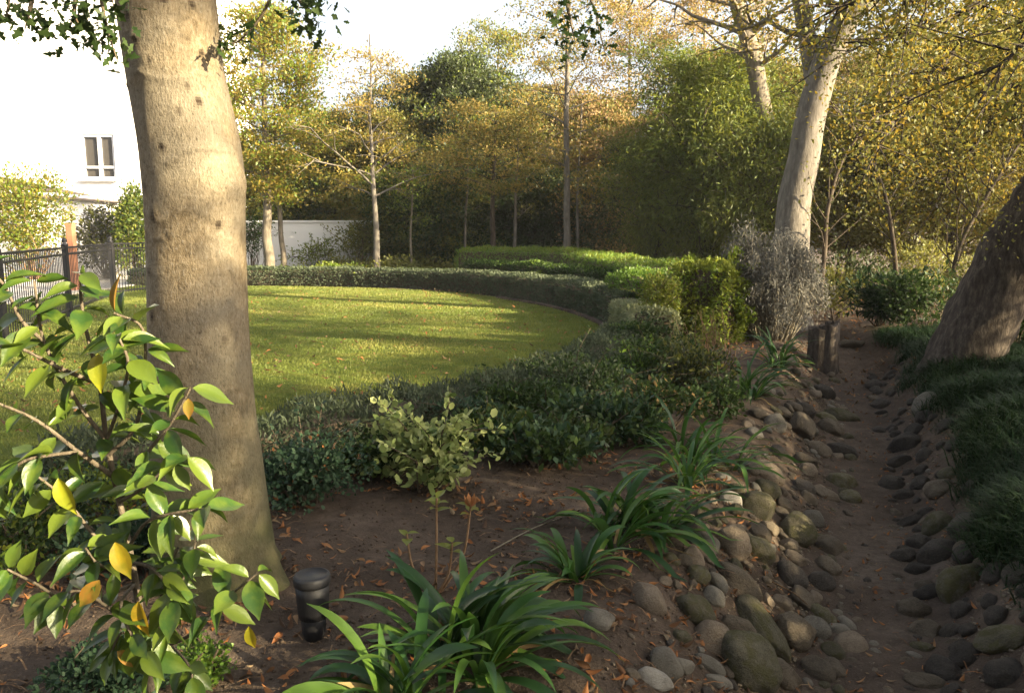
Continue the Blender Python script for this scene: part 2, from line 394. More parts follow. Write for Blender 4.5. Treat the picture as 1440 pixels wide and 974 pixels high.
# stream bed: a sheet of paler sand following the channel
S = BED[(BED[:, 1] < 15) & (BED[:, 1] > -1)]; S = smooth_poly(S, 6)
tg = nrm(np.gradient(S, axis=0)); nn = np.stack([tg[:, 1], -tg[:, 0]], -1)
offs = np.linspace(-.42, .42, 20)
P = S[:, None] + nn[:, None] * (offs[None, :, None] * (1 + .25 * noise2(S[:, 0], S[:, 1], .5, 9))[:, None, None])
Zb = zt(P[..., 0], P[..., 1]) + .012 - .05 * sstep(.8, 1, np.abs(offs) / .42)[None]
mb = MB(); n = len(offs); i = np.arange(len(S) - 1)[:, None] * n; j = np.arange(n - 1)[None]
mb.add(np.dstack([P, Zb]), np.stack([i + j, i + j + 1, i + j + 1 + n, i + j + n], -1).reshape(-1, 4))
tag(mb.build('stream_bed', M['bed']), 'dry sandy stream bed', None, None, 'structure')
# lawn
tri = tessellate_polygon([[Vector((p[0], p[1], 0)) for p in LAWN]])
mb = MB(); mb.add(np.column_stack([LAWN, np.zeros(len(LAWN))]), [t if (LAWN[t[1]] - LAWN[t[0]])[0] * (LAWN[t[2]] - LAWN[t[0]])[1] - (LAWN[t[1]] - LAWN[t[0]])[1] * (LAWN[t[2]] - LAWN[t[0]])[0] > 0 else t[::-1] for t in tri])
tag(mb.build('lawn', M['lawn']), 'mown lawn', None, None, 'structure')
# grass blades on the lawn
N = 420000
yy = 4.6 + 19 * rng.random(N) ** 1.5; xx = -17 + 20 * rng.random(N)
u_ = 720 + F_PX * xx / yy
k = (u_ > -60) & (u_ < 900) & in_poly(xx, yy, LAWN); xx, yy = xx[k], yy[k]; N = len(xx)
T_BL = (fan((-.5, 0, 0), (.5, 0, 0), (0, 1, -.15)), np.array([[0, 1, 2]]))
mb = MB(); az = rng.random(N) * 6.283; tilt = rng.random(N) * .8
Yd = np.stack([np.cos(az) * tilt, np.sin(az) * tilt, np.ones(N)], -1); Zd = np.stack([np.sin(az), -np.cos(az), .2 * np.ones(N)], -1)
sz = (.018 + .019 * rng.random(N)) * (1 + .25 * noise2(xx, yy, .8, 21))
patch = np.clip(.45 + .45 * noise2(xx, yy, 1.4, 22) + .35 * noise2(xx, yy, .35, 23) + .25 * (rng.random(N) - .5), 0, 1)
inst(mb, T_BL, np.stack([xx, yy, np.zeros(N)], -1), Yd, Zd, sz, patch, sx=.17 + .018 * yy)
tag(mb.build('grass', M['grass']), 'short lawn grass', None, None, 'stuff')
# pale paved yard beyond the fence
mb = MB(); box(mb, (-24, 24.2, -.01), (26, 15, .1)); o = mb.build('paved_yard', M['pav'], smooth=False); tag(o, 'pale paved yard', None, None, 'structure'); o.location = (0, 0, 0)

# ------------------------------------------------------------------ house, annex, wall, fence
hs = thing('house', 'tall white rendered house with a grey window facing the yard', 'house', (-24, 41, 0))
mb = MB(); wx0, wx1 = A(113, 200, 40)[0], A(160, 200, 40)[0]; wz0, wz1 = A(140, 252, 40)[2], A(140, 189, 40)[2]; hx0, hx1, ht = -48, -14.6, 13.4
def slab(x0, x1, z0, z1, y0=40, y1=46): box(mb, ((x0 + x1) / 2, (y0 + y1) / 2, (z0 + z1) / 2), (x1 - x0, y1 - y0, z1 - z0))
slab(hx0, wx0, 0, ht); slab(wx1, hx1, 0, ht); slab(wx0, wx1, 0, wz0); slab(wx0, wx1, wz1, ht); slab(wx0, wx1, wz0, wz1, 40.5, 46)
mb.build('wall', M['white'], hs, False)
mb = MB(); box(mb, ((hx0 + hx1) / 2, 43, ht + .15), (hx1 - hx0 + .5, 6.6, .3)); mb.build('parapet', M['white'], hs, False)
mb = MB(); wm = (wx0 + wx1) / 2; ww, wh = wx1 - wx0, wz1 - wz0
for cx, sxx in ((wx0 + .06, .12), (wx1 - .06, .12), (wm + .05, .16)): box(mb, (cx, 40.12, (wz0 + wz1) / 2), (sxx, .12, wh - .004))
zr = wz0 + wh * .27
for cz in (wz0 + .06, wz1 - .06, zr):
    box(mb, ((wx0 + .12 + wm - .03) / 2, 40.121, cz), (wm - .03 - wx0 - .12, .118, .12)); box(mb, ((wm + .13 + wx1 - .12) / 2, 40.121, cz), (wx1 - .12 - wm - .13, .118, .12))
wf = mb.build('window', M['frame'], hs, False)
mb = MB(); box(mb, (wm, 40.2, (wz0 + wz1) / 2), (ww - .2, .02, wh - .2)); mb.build('pane', M['glass'], wf, False)
mb = MB(); xs = np.linspace(wm + .15, wx1 - .14, 40); V = []
for x in xs: V += [(x, 40.28 + .04 * math.sin(x * 22), zr + .06), (x, 40.28 + .04 * math.sin(x * 22), wz1 - .1)]
mb.add(V, [(2 * q, 2 * q + 2, 2 * q + 3, 2 * q + 1) for q in range(39)]); mb.build('curtain', M['curtain'], wf)
mb = MB(); box(mb, (wm, 39.93, wz0 - .06), (ww + .2, .3, .1)); mb.build('window_sill', M['white'], hs, False)

an = thing('annex', 'low white outbuilding with brown tiled roof under the climbing plant', 'building', (-18.6, 28.5, 0))
ax1 = A(40, 270, 27)[0]; mb = MB(); box(mb, (ax1 - 4, 30, 1.45), (8, 6, 2.9)); mb.build('wall', M['white'], an, False)
mb = MB(); z0 = A(0, 270, 27)[2]; V = [(ax1 - 8.3, 26.6, z0 - .15), (ax1 + .3, 26.6, z0 - .15), (ax1 + .3, 33.4, z0 - .15), (ax1 - 8.3, 33.4, z0 - .15), (ax1 - 8.3, 30, z0 + .75), (ax1 - 3.0, 30, z0 + .75)]
mb.add(V, [(0, 1, 5, 4), (2, 3, 4, 5)]); mb.add(V, [(1, 2, 5), (3, 0, 4)]); mb.add(V, [(0, 3, 2, 1)]); mb.build('roof', M['roof'], an, False)

WY = 29.0
wl = thing('garden_wall', 'white rendered boundary wall behind the hedge and thin trunks', 'wall', (-12, WY, 0))
x0, x1, zt1 = A(45, 320, WY)[0], A(527, 320, WY)[0], A(430, 313, WY)[2]
mb = MB(); box(mb, ((x0 + x1) / 2, WY, zt1 / 2 - .1), (x1 - x0, .25, zt1 + .2)); mb.build('wall', M['white'], wl, False)
mb = MB(); box(mb, ((x0 + x1) / 2, WY, zt1 + .04), (x1 - x0 + .1, .36, .07)); mb.build('coping', M['white'], wl, False)
for px in (300,):
    xx_ = A(px, 320, WY)[0]; mb = MB(); box(mb, (xx_, WY - .16, zt1 / 2 - .1), (.42, .42, zt1 + .26)); mb.build('pier', M['white'], wl, False)
bp = thing('brick_pillar', 'slim red brown brick pillar beyond the iron fence', 'pillar', A(99, 380, 21) * (1, 1, 0))
p = A(99, 318, 21); mb = MB(); box(mb, (p[0], p[1], p[2] / 2), (.15, .2, p[2])); mb.build('shaft', M['brick'], bp, False)
mb = MB(); box(mb, (p[0], p[1], p[2] + .03), (.17, .22, .06)); mb.build('cap', M['brick'], bp, False)

fp = [np.array(q) for q in ((-6.95, 10.8), (-8.25, 14.8), (-9.5, 19.0), (-9.1, 22.6), (-8.0, 23.6))]
fp.insert(0, np.array((-6.6, 8.6))); fp.insert(0, np.array((-6.3, 6.4)))
fc = thing('iron_fence', 'dark iron picket fence along the lawn edge behind the glossy shrub', 'fence', (*fp[1], 0))
HF = 1.33
for q in fp[1:]:
    mb = MB(); box(mb, (*q, HF / 2), (.085, .085, HF)); o = mb.build('post', M['iron'], fc, False)
    mb = MB(); lathe(mb, (*q, HF), [(.06, 0), (.06, .02), (.025, .03), (.05, .07), (.045, .10), (.004, .14)], 10); f_ = mb.build('finial', M['iron'], o)
for a, b in zip(fp[1:-1], fp[2:]):
    d = b - a; L = np.hypot(*d); rz = math.atan2(d[1], d[0]); mb = MB()
    for z in (.14, HF - .17, HF - .05): box(mb, (*((a + b) / 2), z), (L - .09, .03, .035), rz)
    for t in np.linspace(0, 1, max(3, int(L / .115)))[1:-1]:
        c = a + d * t; box(mb, (*c, (HF - .05) / 2 + .04), (.013, .013, HF - .14), rz)
    mb.build('picket_panel', M['iron'], fc, False)

# ================================================================== TREES
def twigs_to_leaves(mb, P, per, spread, flat, size, T, out=None, up=.35, droop=0.0, crnd=None, jit=.5):
    P = np.asarray(P); K = len(P); N = K * per
    c = np.repeat(P, per, 0); pos = c + rng.normal(0, 1, (N, 3)) * np.array([spread, spread, spread * flat])
    d = rng.normal(0, 1, (N, 3)) * .7
    if out is not None: d += nrm(pos - np.asarray(out)) * .7
    d[:, 2] += -droop
    zd = rng.normal(0, 1, (N, 3)) * .75 + np.array([0, 0, up * 2])
    cr = np.repeat(crnd if crnd is not None else rng.random(K), per)
    rn = np.clip(cr * (1 - jit) + rng.random(N) * jit, 0, 1)
    inst(mb, T, pos, d, zd, size * (.65 + .7 * rng.random(N)), rn)
def tree(name, label, cat, group, pts, r0, r1, z0, z1, Rc, nl, elev, prof, wood, leaf, size=.07, per=10, spread=.22, flat=.6, sub=4, tw=6, T=L_DIA, droop=0.0, limb_sag=0.0, sides=9, asym=(0, 0), up=.35, jit=.5, second=None, az0=None, azr=6.283, lr=.33, wob=.3):
    P = smooth_poly(pts, 6); n = len(P); tt = np.linspace(0, 1, n); rad = r0 + (r1 - r0) * tt ** .8
    rad[0] *= 1.35; rad[1] *= 1.12
    base = P[0]
    root = thing(name, label, cat, base, group)
    mb = MB(); P2 = P + np.stack([noise2(P[:, 2], P[:, 0], .7, 31), noise2(P[:, 2], P[:, 1], .7, 32), np.zeros(n)], -1) * r0 * wob
    tube(mb, P2, rad, sides, .5, True)
    zs = P[:, 2] - base[2]; tws = []; cr = []
    for i in range(nl):
        f = (i + rng.random()) / nl; h = z0 + (z1 - z0) * f ** .9
        k = int(np.clip(np.searchsorted(zs, min(h * .93, zs[-1])), 1, n - 1)); s = P2[k].copy()
        az = (i * 2.399963 + rng.normal(0, .4)) if az0 is None else az0 + (rng.random() - .5) * azr
        L = Rc * prof(f) * (.4 + .95 * rng.random())
        e = elev * (.6 + .8 * rng.random()) * (1 - .2 * f)
        dr = np.array([math.cos(az), math.sin(az), 0.0]); dr[:2] += np.array(asym)
        q = []
        for m_ in range(8):
            t = m_ / 7
            q.append(s + dr * L * t + np.array([0, 0, L * (math.tan(e) * t - limb_sag * t * t)]) + rng.normal(0, .035, 3) * L * t)
        q = np.array(q); lr0 = max(.008, rad[k] * lr * (.8 + .4 * rng.random()))
        tube(mb, q, np.linspace(lr0, .005, 8), 5)
        c0 = rng.random()
        for m_ in range(tw):
            t = .35 + .65 * (m_ + rng.random()) / tw; x = t * 7; a_ = int(min(6, x)); tws.append(q[a_] + (q[a_ + 1] - q[a_]) * (x - a_)); cr.append(c0 * .6 + .4 * rng.random())
        for _ in range(sub):
            t = .25 + .7 * rng.random(); x = t * 7; a_ = int(min(6, x)); s2 = q[a_]; d2 = nrm(q[a_ + 1] - q[a_])
            sid = np.cross(d2, [0, 0, 1]) * rng.choice([-1, 1]); d3 = nrm(d2 * .6 + sid * (.4 + .6 * rng.random()) + rng.normal(0, .25, 3) + np.array([0, 0, .15]))
            L2 = L * (.22 + .28 * rng.random()); q2 = np.array([s2 + d3 * L2 * g + np.array([0, 0, -limb_sag * L2 * g * g * .6]) + rng.normal(0, .02, 3) * L2 for g in np.linspace(0, 1, 5)])
            tube(mb, q2, np.linspace(max(.004, lr0 * .45), .003, 5), 4)
            for m_ in range(tw // 2 + 1):
                g = .3 + .7 * rng.random(); tws.append(s2 + d3 * L2 * g); cr.append(c0 * .6 + .4 * rng.random())
    mb.build('trunk', wood, root)
    if per:
        cx = base + np.array([0, 0, (z0 + z1) / 2 * .8])
        tws, cr = np.array(tws), np.array(cr)
        lb = MB()
        if second:
            pick = rng.random(len(tws)) < second[1]
            twigs_to_leaves(lb, tws[~pick], per, spread, flat, size, T, cx, up, droop, cr[~pick], jit); lb.build('crown', leaf, root)
            l2 = MB(); twigs_to_leaves(l2, tws[pick], per, spread, flat, size, T, cx, up, droop, cr[pick], jit); l2.build('crown', second[0], root)
        else:
            twigs_to_leaves(lb, tws, per, spread, flat, size, T, cx, up, droop, cr, jit); lb.build('crown', leaf, root)
    return root
egg = lambda f: math.sin(math.pi * (.12 + .83 * f)) ** .7
cone = lambda f: 1.05 - .85 * f
dome = lambda f: math.sqrt(max(.05, 1 - (f * .95) ** 2))
flatp = lambda f: .75 + .25 * math.sin(f * 9)
def trunk_px(pxs, Y, zb=None):                 # trunk line given as photo pixels at distances
    out = [A(u, v, Y if np.isscalar(Y) else Y[k]) for k, (u, v) in enumerate(pxs)]
    return out
def up(u, Y, h, lean=(0, 0), zb=None):         # trunk rising from the ground below photo column u
    x = (u - 720) / F_PX * Y; x *= 1.0
    z = z1(x, Y) - .1 if zb is None else zb
    return [np.array([x + lean[0] * h * t + .06 * math.sin(5 * t + u), Y + lean[1] * h * t, z + (h + .1) * t]) for t in (0, .2, .45, .7, 1)]
GT = 'garden trees behind the hedges'
GW = 'dense trees of the dark belt beyond the garden'
GR = 'trees of the thicket along the stream'
# --- thin trees in front of the belt
tree('young_tree', 'yellow green leafy tree with straight tan trunk before the white wall', 'tree', GT, up(381, 25.5, 8.2), .19, .05, 2.7, 8.6, 2.3, 46, R(14), egg, M['greybark'], M['gold'], .11, 26, .30, .4, 4, 6, limb_sag=.15, second=(M['lime'], .4))
tree('young_tree', 'second thinner trunk close to the yellow green tree by the white wall', 'tree', GT, up(397, 26.5, 5.5), .12, .03, 2.2, 5.5, 1.2, 14, R(20), egg, M['greybark'], M['lime'], .09, 8, .25, .5, 3, 4)
tree('forked_tree', 'slender tree forking low with pale limbs and sparse copper leaves', 'tree', GT, up(529, 24.5, 7.3), .13, .018, 2.6, 7.2, 2.4, 26, R(30), cone, M['palebark'], M['orange'], .085, 8, .28, .35, 4, 5, lr=.5, limb_sag=.25)
tree('slender_tree', 'pale slender trunk rising straight above the clipped bright hedge', 'tree', GT, up(793, 23.5, 9.5, (.015, 0)), .13, .045, 3.0, 9.4, 2.0, 26, R(25), egg, M['palebark'], M['orange'], .09, 14, .3, .35, 4, 5, lr=.3, limb_sag=.1, second=(M['olive'], .35))
tree('copper_tree', 'copper leaved tree with dark thin trunk among the thin trunks', 'tree', GT, up(694, 25.5, 5.2, (.01, 0)), .12, .03, 2.7, 5.6, 2.5, 34, R(16), dome, M['darkbark'], M['orange'], .09, 13, .25, .3, 5, 6, limb_sag=.12, second=(M['olive'], .45))
for lab, u, Y, r, lf, h, nl in (('thin pole trunk under the copper tree, its trunk pale', 657, 27, .06, 'olive', 4.8, 9), ('pale thin trunk between the copper tree and the slender trunk', 726, 26, .075, 'olive', 5.5, 10), ('thinnest sapling right of the forked tree', 581, 25.5, .05, 'lime', 3.6, 9), ('thin grey trunk beside the slender pale trunk', 813, 25, .06, 'gold', 5.4, 10)):
    tree('sapling', lab, 'tree', 'thin saplings before the dark belt', up(u, Y, h), r, .02, 2.0, h, 1.4, nl, R(25), egg, M['palebark'] if r > .055 else M['greybark'], M[lf], .085, 8, .26, .5, 3, 5)
# --- the dark belt
BELT = [  # u, Y, height, crown radius, z0, leaf, second, label
    (470, 33, 6.4, 2.4, 1.0, 'gold', ('lime', .5), 'airy golden tree behind the forked tree, beside the wall end'),
    (545, 31, 5.8, 2.6, .6, 'olive', ('gold', .35), 'olive and gold tree just behind the forked trunk'),
    (600, 33, 8.0, 3.0, .8, 'deep', ('olive', .35), 'dark evergreen with an olive top left of the copper tree'),
    (655, 31.5, 8.4, 2.9, .8, 'deep', ('lime', .15), 'tallest dark evergreen standing behind the copper tree'),
    (700, 38, 11.2, 2.9, 3.5, 'willow', ('yellow', .35), 'pale feathery tree topping the belt behind the copper tree'),
    (735, 32, 6.6, 2.7, .6, 'deep', ('orange', .25), 'evergreen mixed with copper sprays behind the pale thin trunk'),
    (790, 33, 5.8, 2.5, .6, 'olive', ('orange', .4), 'olive tree with tan sprays behind the slender pale trunk'),
    (845, 30, 6.4, 2.6, .6, 'russet', ('olive', .4), 'tan russet tree behind the hedge gap, thin leaved'),
    (880, 37, 11.8, 3.6, 2.8, 'russet', ('orange', .45), 'tall russet tree with thin airy crown against the sky'),
    (895, 28, 4.6, 2.2, .4, 'deep', ('olive', .3), 'low dark bushy tree behind the second clipped hedge block'),
    (980, 36, 12.5, 3.4, 3.0, 'russet', ('gold', .5), 'tall tan tree left of the leaning grey limb'),
    (625, 28.5, 3.6, 2.0, .3, 'dark', ('olive', .25), 'low dark understorey tree left of the copper trunk'),
    (760, 28.5, 3.7, 2.0, .3, 'deep', ('dark', .4), 'low dark understorey tree between the pale trunks'),
    (560, 28.5, 3.4, 1.7, .3, 'olive', ('dark', .4), 'low bushy tree right behind the forked trunk'),
    (850, 27, 3.4, 1.8, .3, 'deep', ('russet', .25), 'low dark tree beside the thin grey trunk'),
    (420, 32, 4.6, 2.2, .3, 'olive', ('dark', .4), 'low green tree between the white wall and the yellow green tree'), (340, 33, 5.0, 2.2, .3, 'olive', ('gold', .4), 'green tree half hidden behind the big trunk'),
    (1010, 30, 8.0, 2.8, .5, 'gold', ('olive', .5), 'golden tree showing above the weeping tree'), (1075, 27, 7.0, 2.6, .5, 'olive', ('gold', .4), 'olive tree between the weeping tree and the big pale trunk'), (760, 36, 8.0, 2.8, .8, 'russet', ('olive', .5), 'tan tree showing between the slender trunk and the feathery tree'),
    (690, 30, 4.4, 2.3, .3, 'deep', ('dark', .3), 'dark tree filling the shade behind the copper trunk'),
]
for u, Y, h, rc, z0, lf, sec, lab in BELT:
    big = h > 10
    tree('belt_tree', lab, 'tree', GW, up(u, Y, h * .92), .2 if h > 6 else .1, .03, z0, h, rc, int(34 if big else 30 + 3 * h), R(28 if big else 20), egg if h > 5 else dome, M['darkbark'] if not big else M['greybark'],
         M[lf], .12 if h > 5 else .11, 13 if big else 32, .27, .5, 6, 6, limb_sag=.08, second=(M[sec[0]], sec[1]))
# --- big pale tree by the silver shrub, and the limb behind it
bt = tree('big_pale_tree', 'big tree with smooth pale trunk leaning rightwards behind the silver shrub', 'tree', None,
     trunk_px([(1108, 462), (1113, 340), (1125, 240), (1150, 130), (1178, 50), (1225, -20), (1290, -110), (1350, -220)], [14, 14, 14, 13.9, 13.7, 13.5, 13.2, 13]), .34, .14, 4.6, 9.5, 3.4, 26, R(28), egg, M['palebark'], M['gold'], .09, 14, .3, .4, 5, 6, sides=24, second=(M['olive'], .4), limb_sag=.1, wob=.1)
mb = MB(); q = smooth_poly([A(1150, 140, 13.95), A(1138, 70, 14.05), (A(1125, 0, 14.15)), A(1108, -90, 14.3), A(1080, -190, 14.6)], 6); tube(mb, q, np.linspace(.17, .09, len(q)), 12); mb.build('fork_limb', M['palebark'], bt)
tree('grey_limbed_tree', 'grey trunk leaning left out of the leaves behind the big pale tree', 'tree', None,
     trunk_px([(1100, 400), (1085, 250), (1068, 130), (1052, 50), (1035, -10), (1020, -90)], [20] * 6), .26, .16, 5.2, 9.5, 3.0, 24, R(25), egg, M['greybark'], M['russet'], .09, 8, .32, .4, 4, 5, sides=12, second=(M['gold'], .4))
# --- weeping bright shrub-tree left of the big trunk
tree('bushy_willow', 'dense yellow green weeping tree left of the big pale trunk', 'tree', None, up(985, 22, 5.4), .14, .03, .3, 5.9, 1.8, 130, R(48), lambda f: .6 + .5 * math.sin(math.pi * min(1, .15 + f * .8)), M['darkbark'], M['willow'], .13, 17, .2, 1.1, 5, 6, T=L_NAR, droop=.7, limb_sag=.4, second=(M['lime'], .25))
tree('bushy_willow', 'smaller weeping green tree between the big pale trunk and the clipped hedge', 'tree', None, up(1058, 20, 4.0), .10, .03, .3, 4.4, 1.4, 80, R(48), egg, M['darkbark'], M['willow'], .12, 13, .2, 1.0, 4, 6, T=L_NAR, droop=.7, limb_sag=.4)
tree('bushy_willow', 'dark green weeping tree at the end of the bright hedge', 'tree', None, up(922, 23, 3.6), .08, .03, .3, 4.2, 1.4, 70, R(48), egg, M['darkbark'], M['willow'], .12, 13, .2, 1.0, 4, 6, T=L_NAR, droop=.7, limb_sag=.4)
# --- stream thicket to the right
THK = [
    (1190, 20, 4.6, 2.0, .9, 'olive', ('yellow', .2), 'thin olive tree right behind the big pale trunk'),
    (1255, 19, 5.0, 2.4, .7, 'olive', ('gold', .35), 'golden thicket tree in the gap right of the big pale trunk'),
    (1330, 19, 5.0, 2.4, .8, 'gold', ('olive', .6), 'yellowing thicket tree above the leaning trunk'),
    (1420, 18, 5.6, 2.6, .6, 'gold', ('olive', .5), 'gold and olive tree behind the leaning trunk'),
    (1300, 24, 7.2, 3.2, .6, 'olive', ('yellow', .3), 'tall olive tree far back in the thicket'),
    (1180, 25, 7.0, 3.0, .8, 'olive', ('russet', .4), 'brownish tree far behind the big pale trunk'),
    (1420, 25, 7.8, 3.4, .6, 'gold', ('olive', .5), 'tall golden tree at the far end of the thicket'),
    (1520, 19, 7.4, 2.6, .8, 'gold', ('olive', .5), 'golden tree to the side of the leaning trunk'),
]
for u, Y, h, rc, z0, lf, sec, lab in THK:
    tree('thicket_tree', lab, 'tree', GR, up(u, Y, h * .9, (.04 * rng.normal(), 0)), .10, .03, z0, h, rc, int(28 + 5 * h), R(32), egg, M['darkbark'], M[lf], .068, 24, .23, .5, 7, 6, second=(M[sec[0]], sec[1]), limb_sag=.05)
for lab, pts, Y in (('thin dark sapling curving up to the right before the thicket', [(1338, 440), (1340, 390), (1352, 340), (1385, 280), (1425, 215), (1470, 150)], 13.5), ('thin dark sapling leaning left in the middle of the thicket', [(1262, 420), (1256, 340), (1240, 260), (1205, 190), (1170, 150)], 14.5), ('thin crooked sapling right beside the big pale trunk', [(1152, 430), (1160, 350), (1165, 290), (1190, 215), (1250, 140), (1300, 80)], 13.8)):
    root = thing('thin_sapling', lab, 'tree', A(*pts[0], Y), 'thin saplings of the thicket'); mb = MB(); q = smooth_poly([A(u, v, Y) for u, v in pts], 6); tube(mb, q, np.linspace(.05, .015, len(q)), 8); tw_ = []
    for k in range(6, len(q), 2):
        for s_ in (-1, 1):
            d = nrm((q[k] - q[k - 1]) * 3 / np.linalg.norm(q[k] - q[k - 1]) + rng.normal(0, 1.2, 3) + np.array([s_ * 1.6, 0, .6])); L = .4 + .9 * rng.random(); e = q[k] + d * L; tube(mb, [q[k], q[k] + d * L * .5 + rng.normal(0, .05, 3), e], [.012, .009, .004], 5); tw_ += [q[k] + d * L * g for g in (.6, .8, 1)]
    mb.build('trunk', M['darkbark'], root); lb = MB(); twigs_to_leaves(lb, tw_, 5, .12, .8, .07, L_DIA); lb.build('crown', M['olive'], root)
# --- leaning rough tree on the right bank
bL = G(1362, 512)
lt = thing('leaning_tree', 'thick rough barked tree leaning sharply rightwards over the stream bank', 'tree', bL)
q = smooth_poly([bL + np.array([-.1, .05, -.25]), A(1372, 470, bL[1]), A(1410, 390, bL[1] - .1), A(1470, 285, bL[1] - .3), A(1560, 150, bL[1] - .7), A(1640, -30, bL[1] - 1.2), A(1690, -260, bL[1] - 1.6)], 8)
mb = MB(); n = len(q); rr = np.interp(np.linspace(0, 1, n), [0, .06, .15, .4, 1], [.44, .39, .36, .33, .15])
tube(mb, q, rr, 40)
V = mb.V[0]; ax = np.repeat(q, 40, 0); dv = nrm(V - ax)
V += dv * (.035 * noise3(V * (5, 5, 2), 41) + .03 * noise3(V * (16, 16, 4), 42))[:, None]
limbs = []
def limb(mbx, pts, r0, r1, sides=7):
    P_ = smooth_poly(pts, 5); tube(mbx, P_, np.linspace(r0, r1, len(P_)), sides); return P_
yb = bL[1]
LM = [([A(1560, 150, yb - .7), A(1500, -20, 8.3), A(1400, 20, 7.6), A(1300, 120, 7.2), A(1235, 205, 7.0)], .07),
      ([A(1600, 60, yb - .9), A(1560, -120, 8.0), A(1440, -40, 7.2), A(1330, 30, 6.8), A(1220, 60, 6.6)], .06),
      ([A(1560, 150, yb - .7), A(1500, 90, 8.6), A(1430, 120, 8.4), A(1380, 190, 8.3), A(1330, 260, 8.3)], .05),
      ([A(1640, -30, yb - 1.2), A(1550, -200, 7.0), A(1400, -110, 6.4), A(1290, -30, 6.2), A(1180, 10, 6.0)], .06),
      ([A(1640, -30, yb - 1.2), A(1700, -200, 6.8), A(1600, -150, 5.6), A(1500, 0, 5.2), A(1410, 90, 5.0)], .05),
      ([A(1600, 60, yb - .9), A(1580, 0, 8.0), A(1500, 0, 7.8), A(1430, 60, 7.6), A(1350, 100, 7.5)], .05),
      ([A(1690, -260, yb - 1.6), A(1560, -330, 8.2), A(1350, -250, 8.6), A(1180, -150, 9.0), A(1050, -90, 9.4)], .07),
      ([A(1690, -260, yb - 1.6), A(1900, -300, 8.2), A(2100, -250, 7.6)], .07)]
tws = []
for pts, r in LM:
    P_ = limb(mb, pts, r, .008)
    for k in range(len(P_) // 4, len(P_)):
        for _ in range(4):
            d = rng.normal(0, 1, 3) * (1, 1, .7); d = nrm(d + (P_[k] - P_[k - 1]) * 5); L = .25 + .55 * rng.random()
            e = P_[k] + d * L; tube(mb, [P_[k], (P_[k] + e) / 2 + rng.normal(0, .03, 3), e], [.009, .006, .003], 4); tws += [P_[k] + d * L * g for g in (.5, .75, 1.0)]
mb.build('trunk', M['roughbark'], lt)
tws = np.array(tws); pk = rng.random(len(tws)) < .6; lb = MB(); twigs_to_leaves(lb, tws[pk], 24, .15, .8, .040, L_DIA, None, .3, .3); lb.build('crown', M['olive'], lt)
lb = MB(); twigs_to_leaves(lb, tws[~pk], 22, .15, .8, .040, L_DIA, None, .3, .3); lb.build('crown', M['gold'], lt)
#MAINTRUNK
# --- the big trunk in the foreground
def trunkmat():
    m, t, b = mk('smooth_tan_bark'); tc = texco(t)
    n1 = nz(t, texco(t, 'Object', (38, 38, 20)), 1, 6, .7, .5); n2 = nz(t, texco(t, 'Object', (120, 120, 60)), 1, 4, .65); n3 = nz(t, tc, 2.6, 4, .6)
    n4 = nz(t, texco(t, 'Object', (9, 9, 60)), 1, 3, .5)
    c = ramp(t, [(.28, .11, .08, .045), (.48, .215, .165, .10), (.7, .34, .275, .18)], n1)
    c = mixc(t, ramp(t, [(.4, 0, 0, 0), (.62, .75, .75, .75)], n3), c, (.21, .185, .14), 'MIX')
    c = mixc(t, ramp(t, [(.56, 0, 0, 0), (.66, .7, .7, .7)], n2), c, (.30, .265, .205))
    c = mixc(t, ramp(t, [(.34, .6, .6, .6), (.44, 0, 0, 0)], n2), c, (.06, .042, .024))
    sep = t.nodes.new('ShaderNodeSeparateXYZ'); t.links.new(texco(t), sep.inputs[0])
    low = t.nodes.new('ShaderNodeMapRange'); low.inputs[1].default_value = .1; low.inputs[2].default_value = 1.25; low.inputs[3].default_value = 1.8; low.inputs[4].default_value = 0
    t.links.new(sep.outputs[2], low.inputs[0]); c = mixc(t, math_(t, 'MULTIPLY', low.outputs[0], n3), c, (.06, .06, .025))  # olive algae near the base, strengthened to carry the lower trunk's shade
    at = t.nodes.new('ShaderNodeAttribute'); at.attribute_name = 'rnd'
    c = mixc(t, math_(t, 'SUBTRACT', 1, at.outputs['Fac']), c, (.04, .028, .018))
    t.links.new(c, b.inputs['Base Color']); b.inputs['Roughness'].default_value = .85; b.inputs['Specular IOR Level'].default_value = .2
    bump(t, b, math_(t, 'ADD', math_(t, 'ADD', n1, math_(t, 'MULTIPLY', n2, .7)), math_(t, 'MULTIPLY', n4, .35)), .75, .012); return m
YT = 3.5
prof = [(-420, 190, 60), (-150, 222, 66), (0, 233, 67), (100, 246, 65), (200, 268, 67.5), (260, 275, 68), (310, 276, 66), (400, 278, 67), (500, 281, 68), (600, 288, 70), (700, 297, 75), (770, 305, 80), (815, 311, 87), (840, 315, 96), (880, 318, 108)]
vv = np.linspace(-420, 880, 330); uc = np.interp(vv, [p[0] for p in prof], [p[1] for p in prof]); hw = np.interp(vv, [p[0] for p in prof], [p[2] for p in prof])
ker = np.ones(15) / 15; pad = lambda a: np.convolve(np.pad(a, 7, 'edge'), ker, 'valid'); uc, hw = pad(uc), pad(hw)
C = np.array([A(u, v, YT) for u, v in zip(uc, vv)]); dep = C[:, 1] * cp - (C[:, 2] - EYE) * sp; rad = hw * dep / F_PX
NA = 120; ang = np.arange(NA) * 2 * math.pi / NA      # angle 0 = +x (image right), 270 deg = towards the camera
rr = np.repeat(rad[:, None], NA, 1); zz = C[:, 2][:, None] + 0 * ang[None]
px_ = np.cos(ang)[None] + 0 * zz; py_ = np.sin(ang)[None] + 0 * zz
rr *= 1 + .025 * noise3(np.stack([px_ * 1.3, py_ * 1.3, zz * 1.6], -1), 51) + .012 * noise3(np.stack([px_ * 4, py_ * 4, zz * 5], -1), 52)
root_amt = np.exp(-np.clip(zz, 0, 9) / .16)
